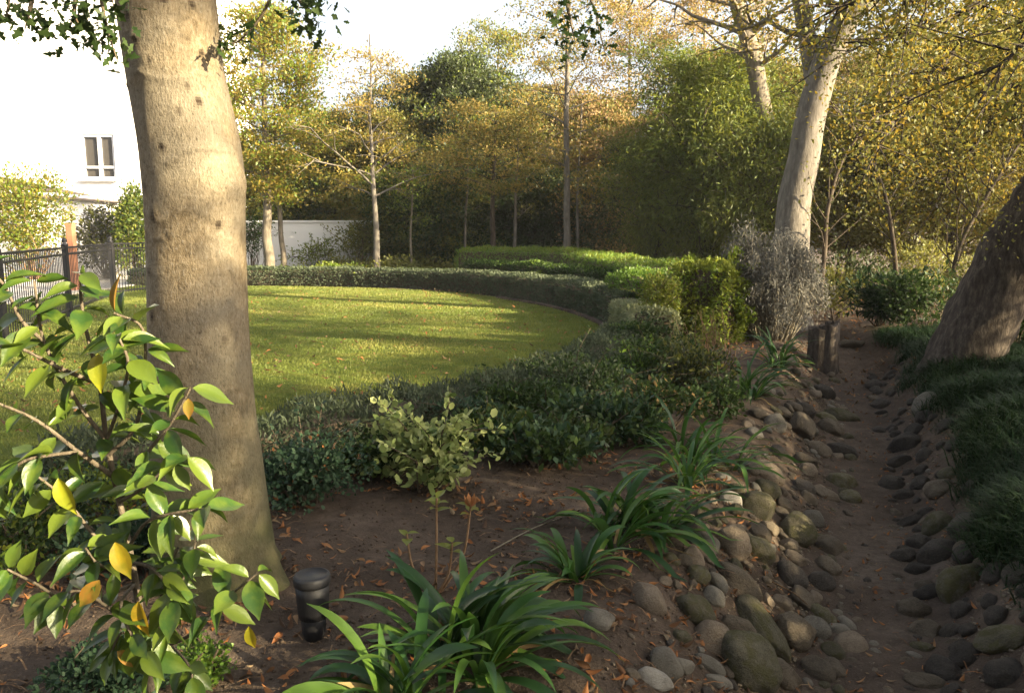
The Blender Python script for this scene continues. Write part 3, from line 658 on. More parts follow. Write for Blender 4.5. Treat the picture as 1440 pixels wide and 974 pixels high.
rr *= 1 + root_amt * (.16 * np.clip(np.cos(ang * 5 + 1.0), -.4, 1)[None] + .10 * noise3(np.stack([px_ * 2, py_ * 2, zz * 3], -1), 53))
dark = np.ones_like(rr)
def at_uv(u, v):
    k = int(np.argmin(abs(vv - v))); s_ = np.clip((u - uc[k]) / hw[k], -.99, .99); return C[k, 2], -math.acos(s_) % (2 * math.pi)
def bumpv(u, v, amp, sz, sa, dk=0.0, pit=0.0):
    z_, a_ = at_uv(u, v); da = (ang - a_ + math.pi) % (2 * math.pi) - math.pi
    q = (da[None] / sa) ** 2 + ((zz - z_) / sz) ** 2
    global rr, dark
    rr = rr + amp * np.exp(-q) - pit * np.exp(-q * 5); dark = dark - dk * np.exp(-q * 2.2)
bumpv(340, 258, .030, .075, .34, .10); bumpv(318, 238, .012, .09, .5)
for u, v, a_ in ((255, 214, .5), (218, 70, .45), (296, 82, .5), (284, 130, .35), (297, 148, .6), (192, 94, .4), (205, 36, .5), (255, 15, .6), (285, 20, .5), (322, 313, .5), (235, 436, .5), (230, 380, .4), (240, 300, .3), (262, 330, .2), (276, 166, .3), (243, 308, .35), (238, 97, .3), (225, 262, .3), (330, 470, .25)):
    bumpv(u, v, .007, .026, .11, a_ * 2.2, .010)
for x in np.linspace(0, 1, 14):                      # the curved ridge of a healed branch scar
    bumpv(266 + 68 * x, 234 - 16 * x - 9 * math.sin(x * 3.1), .006, .013, .07, .30)
for v, amp in ((120, .004), (305, .004), (330, .003), (60, .003), (375, .003), (560, .0035), (760, .004)):
    for x in np.linspace(-.9, .9, 12): bumpv(np.interp(v, vv, uc) + x * 62, v + 7 * math.sin(x * 5 + v), amp * 1.3, .011, .12, .12)
V = np.stack([C[:, 0][:, None] + rr * np.cos(ang)[None], C[:, 1][:, None] + rr * np.sin(ang)[None], zz], -1)
ft = thing('foreground_tree', 'big smooth tan trunk with knots, nearest tree, beside the glossy yellowing shrub', 'tree', (C[-25, 0], YT, 0))
mb = MB(); i = np.arange(len(vv) - 1)[:, None] * NA; j = np.arange(NA)[None]; k_ = (j + 1) % NA
mb.add(V.reshape(-1, 3), np.stack([i + j, i + NA + j, i + NA + k_, i + k_], -1).reshape(-1, 4), np.clip(dark[:-1], 0, 1).reshape(-1))
top = C[0]; tws = []
q = smooth_poly([top + np.array([0, 0, -.1]), top + np.array([-.25, .1, .9]), top + np.array([-.5, .5, 2.0]), top + np.array([-.5, .8, 3.4])], 6); tube(mb, q, np.linspace(rad[0], .04, len(q)), 24)
def sprig(pts, r0=.012, n=26, spread=.035, t0=.3):
    P_ = smooth_poly(pts, 6); tube(mb, P_, np.linspace(r0, .002, len(P_)), 5)
    for _ in range(n):
        x = (t0 + (1 - t0) * rng.random()) * (len(P_) - 1); a_ = int(min(len(P_) - 2, x)); tws.append(P_[a_] + (P_[a_ + 1] - P_[a_]) * (x - a_) + rng.normal(0, spread, 3))
tr_ = C[30]
sprig([top + np.array([0, 0, .2]), A(120, -260, 3.3), A(60, -80, 3.2), A(45, 0, 3.15), A(35, 42, 3.15)], .03, 20, .035, .72)
sprig([A(60, -80, 3.2), A(20, -20, 3.1), A(8, 30, 3.1)], .008, 9, .02, .6)
sprig([top + np.array([0, 0, .5]), A(190, -200, 3.2), A(125, -70, 3.15), A(105, 10, 3.1), A(112, 38, 3.1)], .025, 34, .04, .66)
sprig([A(125, -70, 3.15), A(140, -10, 3.1), A(152, 45, 3.1), A(166, 88, 3.1)], .01, 20, .018, .45)
sprig([A(125, -70, 3.15), A(150, -30, 3.1), A(160, 10, 3.1)], .01, 14, .03, .4)
sprig([top + np.array([0, 0, .4]), A(330, -190, 3.3), A(400, -70, 3.4), A(420, 0, 3.4), A(452, 22, 3.4)], .025, 30, .04, .7)
sprig([A(400, -70, 3.4), A(375, 10, 3.4), A(340, 55, 3.4), A(322, 62, 3.4)], .009, 13, .03, .45)
sprig([top + np.array([0, 0, .9]), A(520, -330, 3.8), A(700, -190, 4.0), A(780, -60, 4.1), A(800, 20, 4.1), A(808, 58, 4.1)], .03, 26, .055, .8)
sprig([A(780, -60, 4.1), A(830, 0, 4.1), A(842, 40, 4.1), A(852, 80, 4.1)], .008, 14, .03, .4)
sprig([A(700, -190, 4.0), A(650, -90, 4.0), A(640, -20, 4.0)], .008, 12, .05, .5)
for _ in range(26):                                   # limbs over the frame
    az = rng.random() * 6.283; s_ = q[int(rng.integers(4, len(q)))]; L = 1.2 + 1.2 * rng.random(); dr = np.array([math.cos(az), math.sin(az), .35 + .3 * rng.random()])
    P_ = [s_ + dr * L * g + rng.normal(0, .06, 3) for g in np.linspace(0, 1, 6)]; tube(mb, P_, np.linspace(.035, .006, 6), 6)
    for _ in range(12): g = .4 + .7 * rng.random(); tws.append(s_ + dr * L * g + rng.normal(0, .16, 3))
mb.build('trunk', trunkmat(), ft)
lb = MB(); twigs_to_leaves(lb, tws, 3, .03, 1, .048, L_LOB, None, .2, .35); lb.build('crown', M['dark'], ft)

# --- unseen trees beside and behind the camera, added and placed to shade the garden
SH = [(9.95, -.95, 5.7, 1.9, 1.0, 8), (14.1, -2.6, 11.6, 2.4, 8.4, 13), (11.8, 1.25, 5.7, 2.2, .8, 8), (13.3, 3.5, 5.9, 2.3, .8, 8), (12.2, 6.1, 4.4, 2.0, .6, 5), (15.1, 7.9, 6.2, 2.4, 1.0, 2), (15.2, 11.2, 6.6, 2.2, 1.2, 2),
      (8.3, -3.4, 4.5, 2.1, .8, 8), (9.3, -6.4, 6.0, 2.3, 1.0, 8), (16.4, -2.0, 10.8, 2.4, 7.6, 4), (7.2, 1.0, 3.2, 1.4, .4, 8), (8.4, 5.6, 3.4, 1.3, .3, 7), (18.5, 5.0, 11.0, 2.6, 6.5, 3),
      (6.0, 3.2, 8.8, 3.3, 5.0, 18), (3.4, -3.2, 8.6, 3.4, 4.2, 16), (-2.8, -3.6, 8.4, 3.4, 3.6, 16), (6.9, 7.2, 8.8, 3.0, 5.0, 14), (0.4, -6.5, 7.5, 3.2, 1.2, 16), (6.0, -3.0, 8.8, 2.4, 6.0, 12), (-5.5, -4.5, 7.5, 3.0, .8, 16), (3.0, -7.5, 7.5, 3.0, .8, 16)]
for n_s, (x, y, h, rc, z0, dn) in enumerate(SH):
    if n_s < 13: ca_, sa_ = math.cos(R(112 - SUN_AZ)), math.sin(R(112 - SUN_AZ)); x, y = -1.4 + (x + 1.4) * ca_ - (y - 3.5) * sa_, 3.5 + (x + 1.4) * sa_ + (y - 3.5) * ca_
   
    tree('added_shade_tree', 'olive leaved tree out of the picture, added to shade the garden', 'tree', 'unseen trees added for shade', [np.array([x, y, z1(x, y) - .1]), np.array([x + .1, y, h * .4]), np.array([x - .05, y + .1, h * .92])], .14, .03, z0, h, rc, int(24 + 4 * h), R(26), egg, M['darkbark'], M['olive'], .11, dn, .28, .5, 5, 6)

# ================================================================== HEDGES
def offset_path(P, d):
    t = nrm(np.gradient(P, axis=0)); return P + np.stack([-t[:, 1], t[:, 0]], -1) * d
def hedge(name, label, path, wd, ht, leaf, size, dens, T=L_DIA, core='twig', group=None, z0=0.0, rough=.03, ht2=None, tops=None, loose=.035, cat='hedge'):
    P = smooth_poly(path, 6); seg = np.hypot(*np.diff(P, axis=0).T); s = np.concatenate([[0], np.cumsum(seg)]); Ls = s[-1]
    def at(q): return np.stack([np.interp(q, s, P[:, 0]), np.interp(q, s, P[:, 1])], -1)
    def tang(q): return nrm(at(q + .05) - at(q - .05))
    ht2 = ht if ht2 is None else ht2; per = 2 * ht + wd
    root = thing(name, label, cat, (*P[len(P) // 2], z0), group)
    N = int(Ls * per * dens); q = rng.random(N) * Ls; k = rng.random(N) * per
    hh = ht + (ht2 - ht) * q / Ls; hh = hh * (1 + .05 * noise2(q, q * 0, .9, int(ht * 100)))
    f = k / per; a_ = ht / per; left = f < a_; right = f > 1 - a_; topm = ~(left | right)
    cr = .07
    o = np.where(left, -wd / 2, np.where(right, wd / 2, -wd / 2 + (f - a_) / (1 - 2 * a_) * wd))
    z = np.where(left, f / a_ * hh, np.where(right, (1 - f) / a_ * hh, hh))
    nx = np.where(left, -1.0, np.where(right, 1.0, 0)); nz_ = np.where(topm, 1.0, 0.0)
    # caps
    Nc = int(2 * wd * ht * dens); q = np.concatenate([q, np.where(rng.random(Nc) < .5, 0, Ls)]); o = np.concatenate([o, (rng.random(Nc) - .5) * wd]); z = np.concatenate([z, rng.random(Nc) * ht])
    nx = np.concatenate([nx, np.zeros(Nc)]); nz_ = np.concatenate([nz_, np.zeros(Nc)]); nt_ = np.concatenate([np.zeros(N), np.where(q[N:] > 0, 1.0, -1.0)])
    edge = np.minimum(wd / 2 - np.abs(o), np.maximum(ht - z, 0)); z -= cr * np.exp(-np.abs(wd / 2 - np.abs(o)) / .08) * np.exp(-np.abs(ht - z) / .08); o *= 1 - .12 * np.exp(-np.abs(ht - z) / .06)
    c = at(np.clip(q, .001, Ls - .001)); t = tang(np.clip(q, .06, Ls - .06)); nn_ = np.stack([-t[:, 1], t[:, 0]], -1)
    bul = rough * noise3(np.stack([q / .35, o / .3, z / .3], -1), 61) + .5 * rough * noise3(np.stack([q / .12, o / .12, z / .12], -1), 62)
    ins = bul - np.abs(rng.normal(0, loose, len(q))) + .3 * loose
    nv = np.concatenate([nn_ * nx[:, None] + t * nt_[:, None], nz_[:, None]], 1)
    pos = np.concatenate([c + nn_ * o[:, None], (z0 + z)[:, None]], 1) + nv * ins[:, None]
    pos[:, 2] = np.maximum(pos[:, 2], z0 + .01)
    d = nv * .8 + rng.normal(0, .7, pos.shape) + np.array([0, 0, .35]); zd = nv * .6 + rng.normal(0, .7, pos.shape) + np.array([0, 0, .5])
    tone = np.clip(.5 + .35 * noise3(pos / .28, 63) + .4 * (rng.random(len(q)) - .5), 0, 1)
    lb = MB(); S_ = size * (.65 + .7 * rng.random(len(q)))
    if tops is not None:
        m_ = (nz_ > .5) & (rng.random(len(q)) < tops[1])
        inst(lb, T, pos[~m_], d[~m_], zd[~m_], S_[~m_], tone[~m_]); lb.build('foliage', leaf, root); lb = MB(); inst(lb, T, pos[m_], d[m_], zd[m_], S_[m_], tone[m_]); lb.build('lit_top_foliage', tops[0], root)  # lighter leaf colour on top stands in for light falling there
    else:
        inst(lb, T, pos, d, zd, S_, tone); lb.build('foliage', leaf, root)
    mbc = MB(); qq = np.linspace(.05, Ls - .05, max(3, int(Ls / .3))); cc = at(qq); tt_ = tang(np.clip(qq, .06, Ls - .06)); n2_ = np.stack([-tt_[:, 1], tt_[:, 0]], -1); w2 = wd / 2 - .075
    h2 = ht + (ht2 - ht) * qq / Ls - .08
    ring = np.stack([np.concatenate([cc - n2_ * w2, np.full((len(qq), 1), z0)], 1), np.concatenate([cc - n2_ * w2, (z0 + h2)[:, None]], 1), np.concatenate([cc + n2_ * w2, (z0 + h2)[:, None]], 1), np.concatenate([cc + n2_ * w2, np.full((len(qq), 1), z0)], 1)], 1)
    i = np.arange(len(qq) - 1)[:, None] * 4; j = np.arange(4)[None]; k2 = (j + 1) % 4
    mbc.add(ring.reshape(-1, 3), np.stack([i + j, i + k2, i + 4 + k2, i + 4 + j], -1).reshape(-1, 4)); mbc.add(ring[0], [(0, 1, 2, 3)]); mbc.add(ring[-1], [(3, 2, 1, 0)])
    mbc.build('branches', M[core], root, False); return root
HP = smooth_poly([PZ(u, v)[:2] for u, v in [(180, 402), (345, 401), (450, 402), (550, 405), (640, 410), (700, 417), (760, 427), (800, 437), (834, 449), (866, 464)]], 3)
h1 = hedge('clipped_hedge', 'low grey green clipped hedge curving round the far edge of the lawn', offset_path(HP, .38), .66, .47, M['lavender'], .055, 1500, L_DIA, rough=.04, ht2=.58)
EP = smooth_poly([PZ(u, v)[:2] for u, v in [(700, 419), (760, 429), (800, 439), (836, 452), (858, 468), (852, 490)]], 5)
mb = MB(); oe = offset_path(EP, .06); ie = offset_path(EP, -.05); m_ = len(EP)
V = np.concatenate([np.column_stack([ie, np.full(m_, -.02)]), np.column_stack([ie, np.full(m_, .045)]), np.column_stack([oe, np.full(m_, .045)])]); mb.add(V, [(k, k + 1, k + 1 + m_, k + m_) for k in range(m_ - 1)] + [(k + m_, k + 1 + m_, k + 1 + 2 * m_, k + 2 * m_) for k in range(m_ - 1)])
tag(mb.build('lawn_edging', M['soil'], None, False), 'narrow brown edging strip at the foot of the curved low hedge', 'edging')
H2 = offset_path(HP, 1.55)
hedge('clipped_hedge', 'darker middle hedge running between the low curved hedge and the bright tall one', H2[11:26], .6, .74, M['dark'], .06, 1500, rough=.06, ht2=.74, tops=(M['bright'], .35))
p1, p2 = A(652, 370, 23.4)[:2], A(818, 370, 20.9)[:2]
GH = 'tall bright clipped hedge blocks'
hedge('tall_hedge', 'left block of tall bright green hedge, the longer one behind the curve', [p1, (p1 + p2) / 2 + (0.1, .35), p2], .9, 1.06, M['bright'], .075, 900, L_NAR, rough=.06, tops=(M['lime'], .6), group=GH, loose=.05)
p1, p2 = A(825, 370, 20.4)[:2], A(942, 375, 15.2)[:2]
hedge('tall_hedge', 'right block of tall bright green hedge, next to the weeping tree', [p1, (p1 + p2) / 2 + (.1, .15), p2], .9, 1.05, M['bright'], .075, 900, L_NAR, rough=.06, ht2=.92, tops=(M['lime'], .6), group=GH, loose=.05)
p1, p2 = A(962, 420, 12.0)[:2], A(1040, 420, 11.6)[:2]
hedge('box_shrub', 'square yellow green box hedge in sun beside the silver shrub', [p1, (p1 + p2) / 2, p2], 1.0, 1.12, M['lime'], .06, 2600, L_DIA, 'twig', rough=.26, loose=.10, cat='shrub')
p1, p2 = A(880, 420, 14.2)[:2], A(945, 420, 12.6)[:2]
hedge('box_shrub', 'dark green hedge end between the low hedge and the square box hedge', [p1, (p1 + p2) / 2, p2], .75, .88, M['bright'], .06, 1000, L_DIA, rough=.08, cat='shrub', loose=.05)
c = G(875, 482); hedge('sunlit_tone_hedge', 'short hedge end, coloured pale as if sunlit, where the curve stops', [PZ(862, 466)[:2] + (.25, .05), PZ(868, 473)[:2] + (.35, -.4), PZ(866, 480)[:2] + (.42, -.9)], .62, .52, M['lavlit'], .055, 1500, rough=.05)
# near border of the lawn
NB = smooth_poly([PZ(u, v)[:2] for u, v in [(862, 486), (820, 516), (770, 541), (695, 565), (605, 590), (505, 609), (425, 627), (345, 646), (210, 668), (60, 690)]], 4)
hedge('grey_border', 'loose grey green border edging the near side of the lawn', offset_path(NB, .22), .55, .32, M['lavender'], .06, 3000, L_NAR, rough=.10, loose=.08, cat='border')
# pale ground cover behind the low hedge
def cover(name, label, pts, hfun, leaf, size, T=L_DIA, up=.5, droop=0.0):
    x, y = pts; N = len(x); h = hfun(x, y); pos = np.stack([x, y, zt(x, y) * 1.0 + h * rng.random(N) ** .6], -1)
    d = rng.normal(0, .8, (N, 3)) + np.array([0, 0, .6 - droop]); zd = rng.normal(0, .7, (N, 3)) + np.array([0, 0, 2 * up])
    lb = MB(); inst(lb, T, pos, d, zd, size * (.6 + .8 * rng.random(N)), np.clip(.5 + .4 * noise2(x, y, .3, 71) + .5 * (rng.random(N) - .5), 0, 1))
    return tag(lb.build(name, leaf), label, None, None, 'stuff')
q = offset_path(HP, 1.25); k = rng.integers(0, 15, 26000); f = rng.random(26000)[:, None]; P_ = q[k] * (1 - f) + q[k + 1] * f + rng.normal(0, .3, (26000, 2))
cover('ground_cover', 'pale green low ground cover behind the curved hedge', (P_[:, 0], P_[:, 1]), lambda x, y: .45 + .25 * noise2(x, y, .8, 72), M['lime'], .08)
# ground cover under the belt
N = 26000; y = 24 + 8 * rng.random(N); x = (rng.random(N) * 620 + 460 - 720) / F_PX * y
cover('undergrowth', 'dark low undergrowth below the belt of trees', (x, y), lambda x, y: .5 + .4 * noise2(x, y, 1.2, 73), M['olive'], .11)

# ================================================================== SHRUBS AND PLANTS
def shrub(name, label, cat, c, rx, ry, h, n, size, leaf, T=L_DIA, wood='twig', stems=14, lump=7, shell=.5, zlow=.15, group=None, droop=0.0, second=None, smr=.006, sq=1.0, upb=.35, shoots=9):
    c = np.asarray(c, float); root = thing(name, label, cat, c, group); mb = MB()
    la = rng.random(lump) * 6.283; lrr = np.sqrt(rng.random(lump)) * .62; lz = zlow + (1 - zlow) * (.45 + .4 * rng.random(lump)) * (1 - .45 * lrr)
    LC = np.stack([lrr * np.cos(la) * rx, lrr * np.sin(la) * ry, lz * h], -1); LRad = (.36 + .22 * rng.random(lump))
    for _ in range(stems):
        k = rng.integers(lump); e = LC[k] + rng.normal(0, .25, 3) * np.array([rx, ry, h * .5]) * .6; b0 = np.array([e[0] * .12, e[1] * .12, -.03])
        mid = b0 + (e - b0) * .5 + rng.normal(0, .06, 3) * h; tube(mb, smooth_poly([c + b0, c + mid, c + e], 4), np.linspace(smr * 1.6, smr * .4, 9), 5)
    sh = []
    for _ in range(shoots):
        k = rng.integers(lump); d = nrm(rng.normal(0, 1, 3) * (1, 1, .4) + LC[k] * (1.2, 1.2, 0) + np.array([0, 0, .35 + .9 * rng.random()])); L = (.35 + .45 * rng.random()) * min(h * 1.1, .9); b0 = LC[k]; e = b0 + d * (L + LRad[k] * min(rx, h) * .7)
        P_ = smooth_poly([c + b0, c + (b0 + e) / 2 + rng.normal(0, .02, 3), c + e + np.array([0, 0, -.12 * L])], 5); tube(mb, P_, np.linspace(smr, smr * .35, len(P_)), 5)
        sh += [P_[q_] - c for q_ in range(4, len(P_)) for __ in range(3)]
    mb.build('stems', M[wood], root)
    k = rng.integers(0, lump, n); d = nrm(rng.normal(0, 1, (n, 3))); rr_ = (shell + (1 - shell) * rng.random(n)) ** .7 * (1 + .12 * rng.normal(0, 1, n))
    pos = LC[k] + d * rr_[:, None] * LRad[k][:, None] * np.array([rx, ry, h * .8]); pos[:, 2] = np.abs(pos[:, 2]) + .01
    dd = d * .7 + rng.normal(0, .6, (n, 3)) + np.array([0, 0, .3 - droop]); zd = rng.normal(0, .6, (n, 3)) + np.array([0, 0, 2 * upb]) + d * .5
    if sh:
        m2 = len(sh); pos = np.concatenate([pos, np.array(sh) + rng.normal(0, size * .25, (m2, 3))]); dd = np.concatenate([dd, rng.normal(0, .8, (m2, 3)) + (0, 0, .2 - droop)]); zd = np.concatenate([zd, rng.normal(0, .5, (m2, 3)) + (0, 0, 1)]); k = np.concatenate([k, rng.integers(0, lump, m2)]); n = n + m2
    tone = np.clip(.5 + .3 * (rng.random(lump)[k] - .5) + .7 * (rng.random(n) - .5), 0, 1); S_ = size * (.6 + .8 * rng.random(n))
    lb = MB()
    if second:
        m_ = rng.random(n) < second[1]; inst(lb, T, (c + pos)[m_], dd[m_], zd[m_], S_[m_], tone[m_]); lb.build('foliage', second[0], root); lb = MB(); pos, dd, zd, S_, tone = pos[~m_], dd[~m_], zd[~m_], S_[~m_], tone[~m_]
    inst(lb, T, c + pos, dd, zd, S_, tone); lb.build('foliage', leaf, root); return root
def shrub_px(name, label, u, vb, wpx, hpx, n, size, leaf, cat='shrub', **kw):
    c = G(u, vb); f = c[1] / F_PX; return shrub(name, label, cat, c, wpx * f / 2 * 1.15, wpx * f / 2, hpx * f, n, size, leaf, **kw)
GM = 'dark shrubs filling the middle bed'
for u, vb, w_, h_, lf, sz, n, sec, lab in [
    (655, 612, 120, 62, 'blueish', .035, 1700, None, 'small dark shrub next to the pale variegated plant'),
    (735, 600, 150, 80, 'dark', .04, 2600, None, 'low dark shrub by the lawn tip, beneath the upright pale leaf'),
    (815, 575, 140, 82, 'dark', .04, 2600, ('lavender', .3), 'dark shrub mixed with grey sprigs beside the lawn tip'),
    (890, 548, 120, 72, 'dark', .045, 2400, ('bright', .2), 'dark green shrub below the short pale coloured hedge'),
    (945, 540, 100, 80, 'olive', .045, 1700, ('dark', .5), 'olive shrub left of the twiggy orange brown shrub'),
    (760, 655, 150, 70, 'dark', .06, 1100, ('blueish', .4), 'dark broad leaved shrub behind the strap leaf clump'),
    (850, 628, 150, 85, 'blueish', .055, 1500, ('dark', .5), 'blue green broad leaved shrub in the middle of the bed'),
    (935, 605, 120, 75, 'dark', .05, 1500, ('russet', .12), 'dark shrub with a few russet leaves near the stones'),
    (1010, 585, 90, 60, 'dark', .045, 900, None, 'low dark shrub beside the top stones of the bank'),
    (700, 640, 130, 70, 'dark', .045, 1500, ('olive', .2), 'dark shrub just right of the pale variegated plant'), (800, 640, 120, 60, 'deep', .045, 1400, ('dark', .5), 'low dark shrub at the back of the bare soil'),
    (760, 560, 130, 60, 'dark', .04, 1800, None, 'small dark shrub touching the near lawn edge'), (975, 560, 110, 75, 'deep', .045, 1500, ('olive', .3), 'dark shrub at the foot of the twiggy shrub'), (900, 500, 90, 52, 'dark', .045, 1800, None, 'dark shrub in front of the ball shrub')]:
    n = int(n * 1.4)
    shrub_px('dark_shrub', lab, u, vb, w_, h_ * .86, n, sz, M[lf], group=GM, second=(M[sec[0]], sec[1]) if sec else None, zlow=.05)
shrub_px('variegated_shrub', 'pale yellow green leafy shrub beside the bare soil', 590, 690, 150, 96, 1000, .05, M['varieg'], T=L_RND, second=(M['dark'], .12), zlow=.05, shell=.25, lump=12, shoots=26)
shrub_px('ground_cover_shrub', 'low blue green small leaved shrub right of the big trunk', 445, 706, 165, 98, 4200, .028, M['blueish'], T=L_RND, second=(M['litter'], .03), zlow=.03, lump=11)
shrub_px('ground_cover_shrub', 'small leaved green sprawl between the low shrub and the variegated one', 520, 668, 110, 62, 1800, .035, M['dark'], T=L_RND, second=(M['varieg'], .25), zlow=.03, lump=8)
shrub_px('border_shrub', 'light green low shrub left of the big trunk, seen through the glossy leaves', 150, 735, 210, 80, 2600, .032, M['lime'], second=(M['blueish'], .4), zlow=.03, lump=10)
shrub_px('border_shrub', 'low green shrub at the picture edge behind the glossy shrub', 20, 790, 200, 100, 2600, .035, M['dark'], second=(M['lime'], .25), zlow=.03, lump=10)
shrub_px('border_shrub', 'dark low shrub at the foot of the big trunk, its left side', 175, 800, 150, 60, 1500, .035, M['blueish'], zlow=.03, lump=8)
shrub_px('creeping_plant', 'small leaved creeping plant at the bottom, below the glossy shrub', 165, 985, 230, 65, 2200, .02, M['blueish'], 'plant', T=L_RND, zlow=.02, lump=10)
shrub_px('creeping_plant', 'small green creeper right of the glossy shrub, near the black lamp', 285, 960, 110, 45, 900, .018, M['bright'], 'plant', T=L_RND, zlow=.02, lump=8)
c = A(925, 440, 11.0); c[2] = z1(c[0], c[1])
shrub('ball_shrub', 'small round clipped yellow green ball shrub before the square box hedge', 'shrub', c, .30, .30, .82, 3200, .04, M['lime'], shell=.8, lump=5, zlow=.35, second=(M['olive'], .3))
# twiggy shrub with many thin uprights
c = G(1000, 522); root = thing('twiggy_shrub', 'twiggy shrub with pale brown upright stems and few olive leaves', 'shrub', c); mb = MB(); lp = []
for _ in range(34):
    a_ = rng.random() * 6.283; e = c + np.array([.40 * math.cos(a_) * rng.random() ** .5 - .08, .35 * math.sin(a_), .35 + .4 * rng.random()]); b0 = c + np.array([.12 * math.cos(a_), .1 * math.sin(a_), -.03])
    P_ = smooth_poly([b0, b0 + (e - b0) * .5 + rng.normal(0, .05, 3), e], 4); tube(mb, P_, np.linspace(.009, .003, len(P_)), 5); lp += [P_[-1], P_[-3], P_[5]]
mb.build('stems', M['brownstem'], root); lb = MB(); twigs_to_leaves(lb, lp, 5, .06, 1, .04, L_DIA, None, .3, 0); lb.build('foliage', M['olive'], root)
# silver shrub
c = A(1082, 470, 11.7); c[2] = z1(c[0], c[1]); root = thing('silver_shrub', 'tall silver grey shrub of drooping dry sprays left of the wooden stump', 'shrub', c); mb = MB(); lp = []
for k in range(170):
    a_ = rng.random() * 6.283; rr_ = rng.random() ** .6; hx = .68 * rr_ * math.cos(a_); hy = .6 * rr_ * math.sin(a_); H = (1.72 if hx < -.35 else 1.5) * (1 - .35 * rr_ ** 3) * (.55 + .5 * rng.random())
    b0 = c + np.array([hx * .45, hy * .4, -.02]); e = c + np.array([hx * .95, hy, H]); tip = e + np.array([.16 * math.cos(a_), .15 * math.sin(a_), -.08 - .2 * rng.random()])
    P_ = smooth_poly([b0, b0 + (e - b0) * .55 + rng.normal(0, .05, 3), e, tip], 5); tube(mb, P_, np.linspace(.011, .003, len(P_)), 5); lp += [P_[k_] for k_ in range(4, len(P_), 1)]
mb.build('stems', M['palestem'], root); lb = MB(); twigs_to_leaves(lb, lp, 9, .06, 1.2, .07, L_NAR, None, .1, .9); lb.build('foliage', M['grey'], root)
for u, Y, w_, h_, lf, n, lab in ((505, 27.6, 70, 66, 'olive', 1500, 'airy olive bush hiding the right end of the white boundary wall'), (352, 27.6, 50, 78, 'dark', 1500, 'dark leafy bush against the white boundary wall beside the big trunk'), (445, 27.8, 70, 36, 'lime', 900, 'low sparse bush before the middle of the white boundary wall')):
    c = A(u, 380, Y); c[2] = 0; f = Y / F_PX; shrub('wall_bush', lab, 'bush', c, w_ * f / 2 * 1.2, .6, h_ * f + .35, n, .09, M[lf], stems=22, lump=12, smr=.012, shoots=20, shell=.2)
# yard shrubs behind the fence
for u, v, Y, w_, h_, lf, sec, n, lab, wood in [(45, 350, 25.5, 115, 118, 'yellow', ('lime', .6), 7500, 'sunlit yellow green climber hanging over the outbuilding', 'brownstem'), (150, 350, 26, 80, 66, 'olive', ('grey', .5), 5000, 'greyish olive bush under the house window', 'palestem'), (192, 350, 25, 50, 85, 'willow', ('dark', .3), 4500, 'green upright bush beside the big trunk, beyond the fence', 'twig'),
        (30, 340, 30, 90, 110, 'lime', ('yellow', .4), 3500, 'lime green tree shrub rising behind the outbuilding roof', 'twig')]:
    c = A(u, v, Y); c[2] = 0; f = Y / F_PX; shrub('yard_bush', lab, 'bush', c, w_ * f / 2 * 1.2, .9, h_ * f + .7, n, .11, M[lf], wood=wood, stems=26, lump=11, second=(M[sec[0]], sec[1]), smr=.012)
for u, v, Y, w_, h_, lf, n, lab in [(1235, 468, 13, 110, 60, 'mondo', 2200, 'dark strap leaved plant right of the wooden stump'), (1300, 478, 12.2, 110, 75, 'dark', 2400, 'dark low shrub left of the leaning trunk foot'), (1210, 430, 15.5, 100, 70, 'deep', 2200, 'dark green bush at the path end behind the stump'), (1290, 420, 16, 120, 80, 'olive', 2400, 'olive bush glowing in the gap behind the leaning trunk'),
        (1425, 520, 9.8, 90, 85, 'dark', 2200, 'dark bush to the right of the leaning trunk foot'), (1400, 440, 13, 120, 90, 'olive', 2400, 'olive bush behind the leaning trunk'), (1175, 400, 15, 60, 70, 'olive', 1600, 'small olive bush between the big pale trunk and the stump')]:
    c = A(u, v, Y); c[2] = z1(c[0], c[1]); f = Y / F_PX; shrub('bank_bush', lab, 'bush', c, w_ * f / 2 * 1.2, w_ * f / 2, h_ * f * 1.15, n, .07 if lf != 'mondo' else .13, M[lf], T=L_NAR if lf == 'mondo' else L_DIA, group='bushes at the far end of the stream', zlow=.05)

# ---- strap leaved clumps
def ribbon(mb, b, az, el, L, wd, bend, rnd, seg=12, twist=0.0):
    p = np.array(b, float); V = []; ds = L / seg; e = el; side = np.array([-math.sin(az), math.cos(az), 0])
    for k in range(seg + 1):
        t = k / seg; ww = wd * (.55 + .9 * t if t < .45 else .955) * (1 if t < .6 else max(.02, 1 - ((t - .6) / .4) ** 2.2)); tw = twist * t
        dirv = np.array([math.cos(az) * math.cos(e), math.sin(az) * math.cos(e), math.sin(e)]); nrmv = np.cross(dirv, side); s2 = side * math.cos(tw) + nrmv * math.sin(tw); nn2 = np.cross(s2, dirv)
        V += [p + s2 * ww / 2 - nn2 * 0, p - nn2 * ww * -.0 - np.cross(dirv, s2) * ww * .16, p - s2 * ww / 2]
        p = p + dirv * ds; e -= bend / seg * (.35 + 1.3 * t)
        if p[2] < b[2] + .012 and e < 0: e = max(e, -.05); p[2] = max(p[2], b[2] + .012)
    F = []
    for k in range(seg): a = k * 3; F += [(a, a + 1, a + 4, a + 3), (a + 1, a + 2, a + 5, a + 4)]
    mb.add(np.array(V), F, rnd)
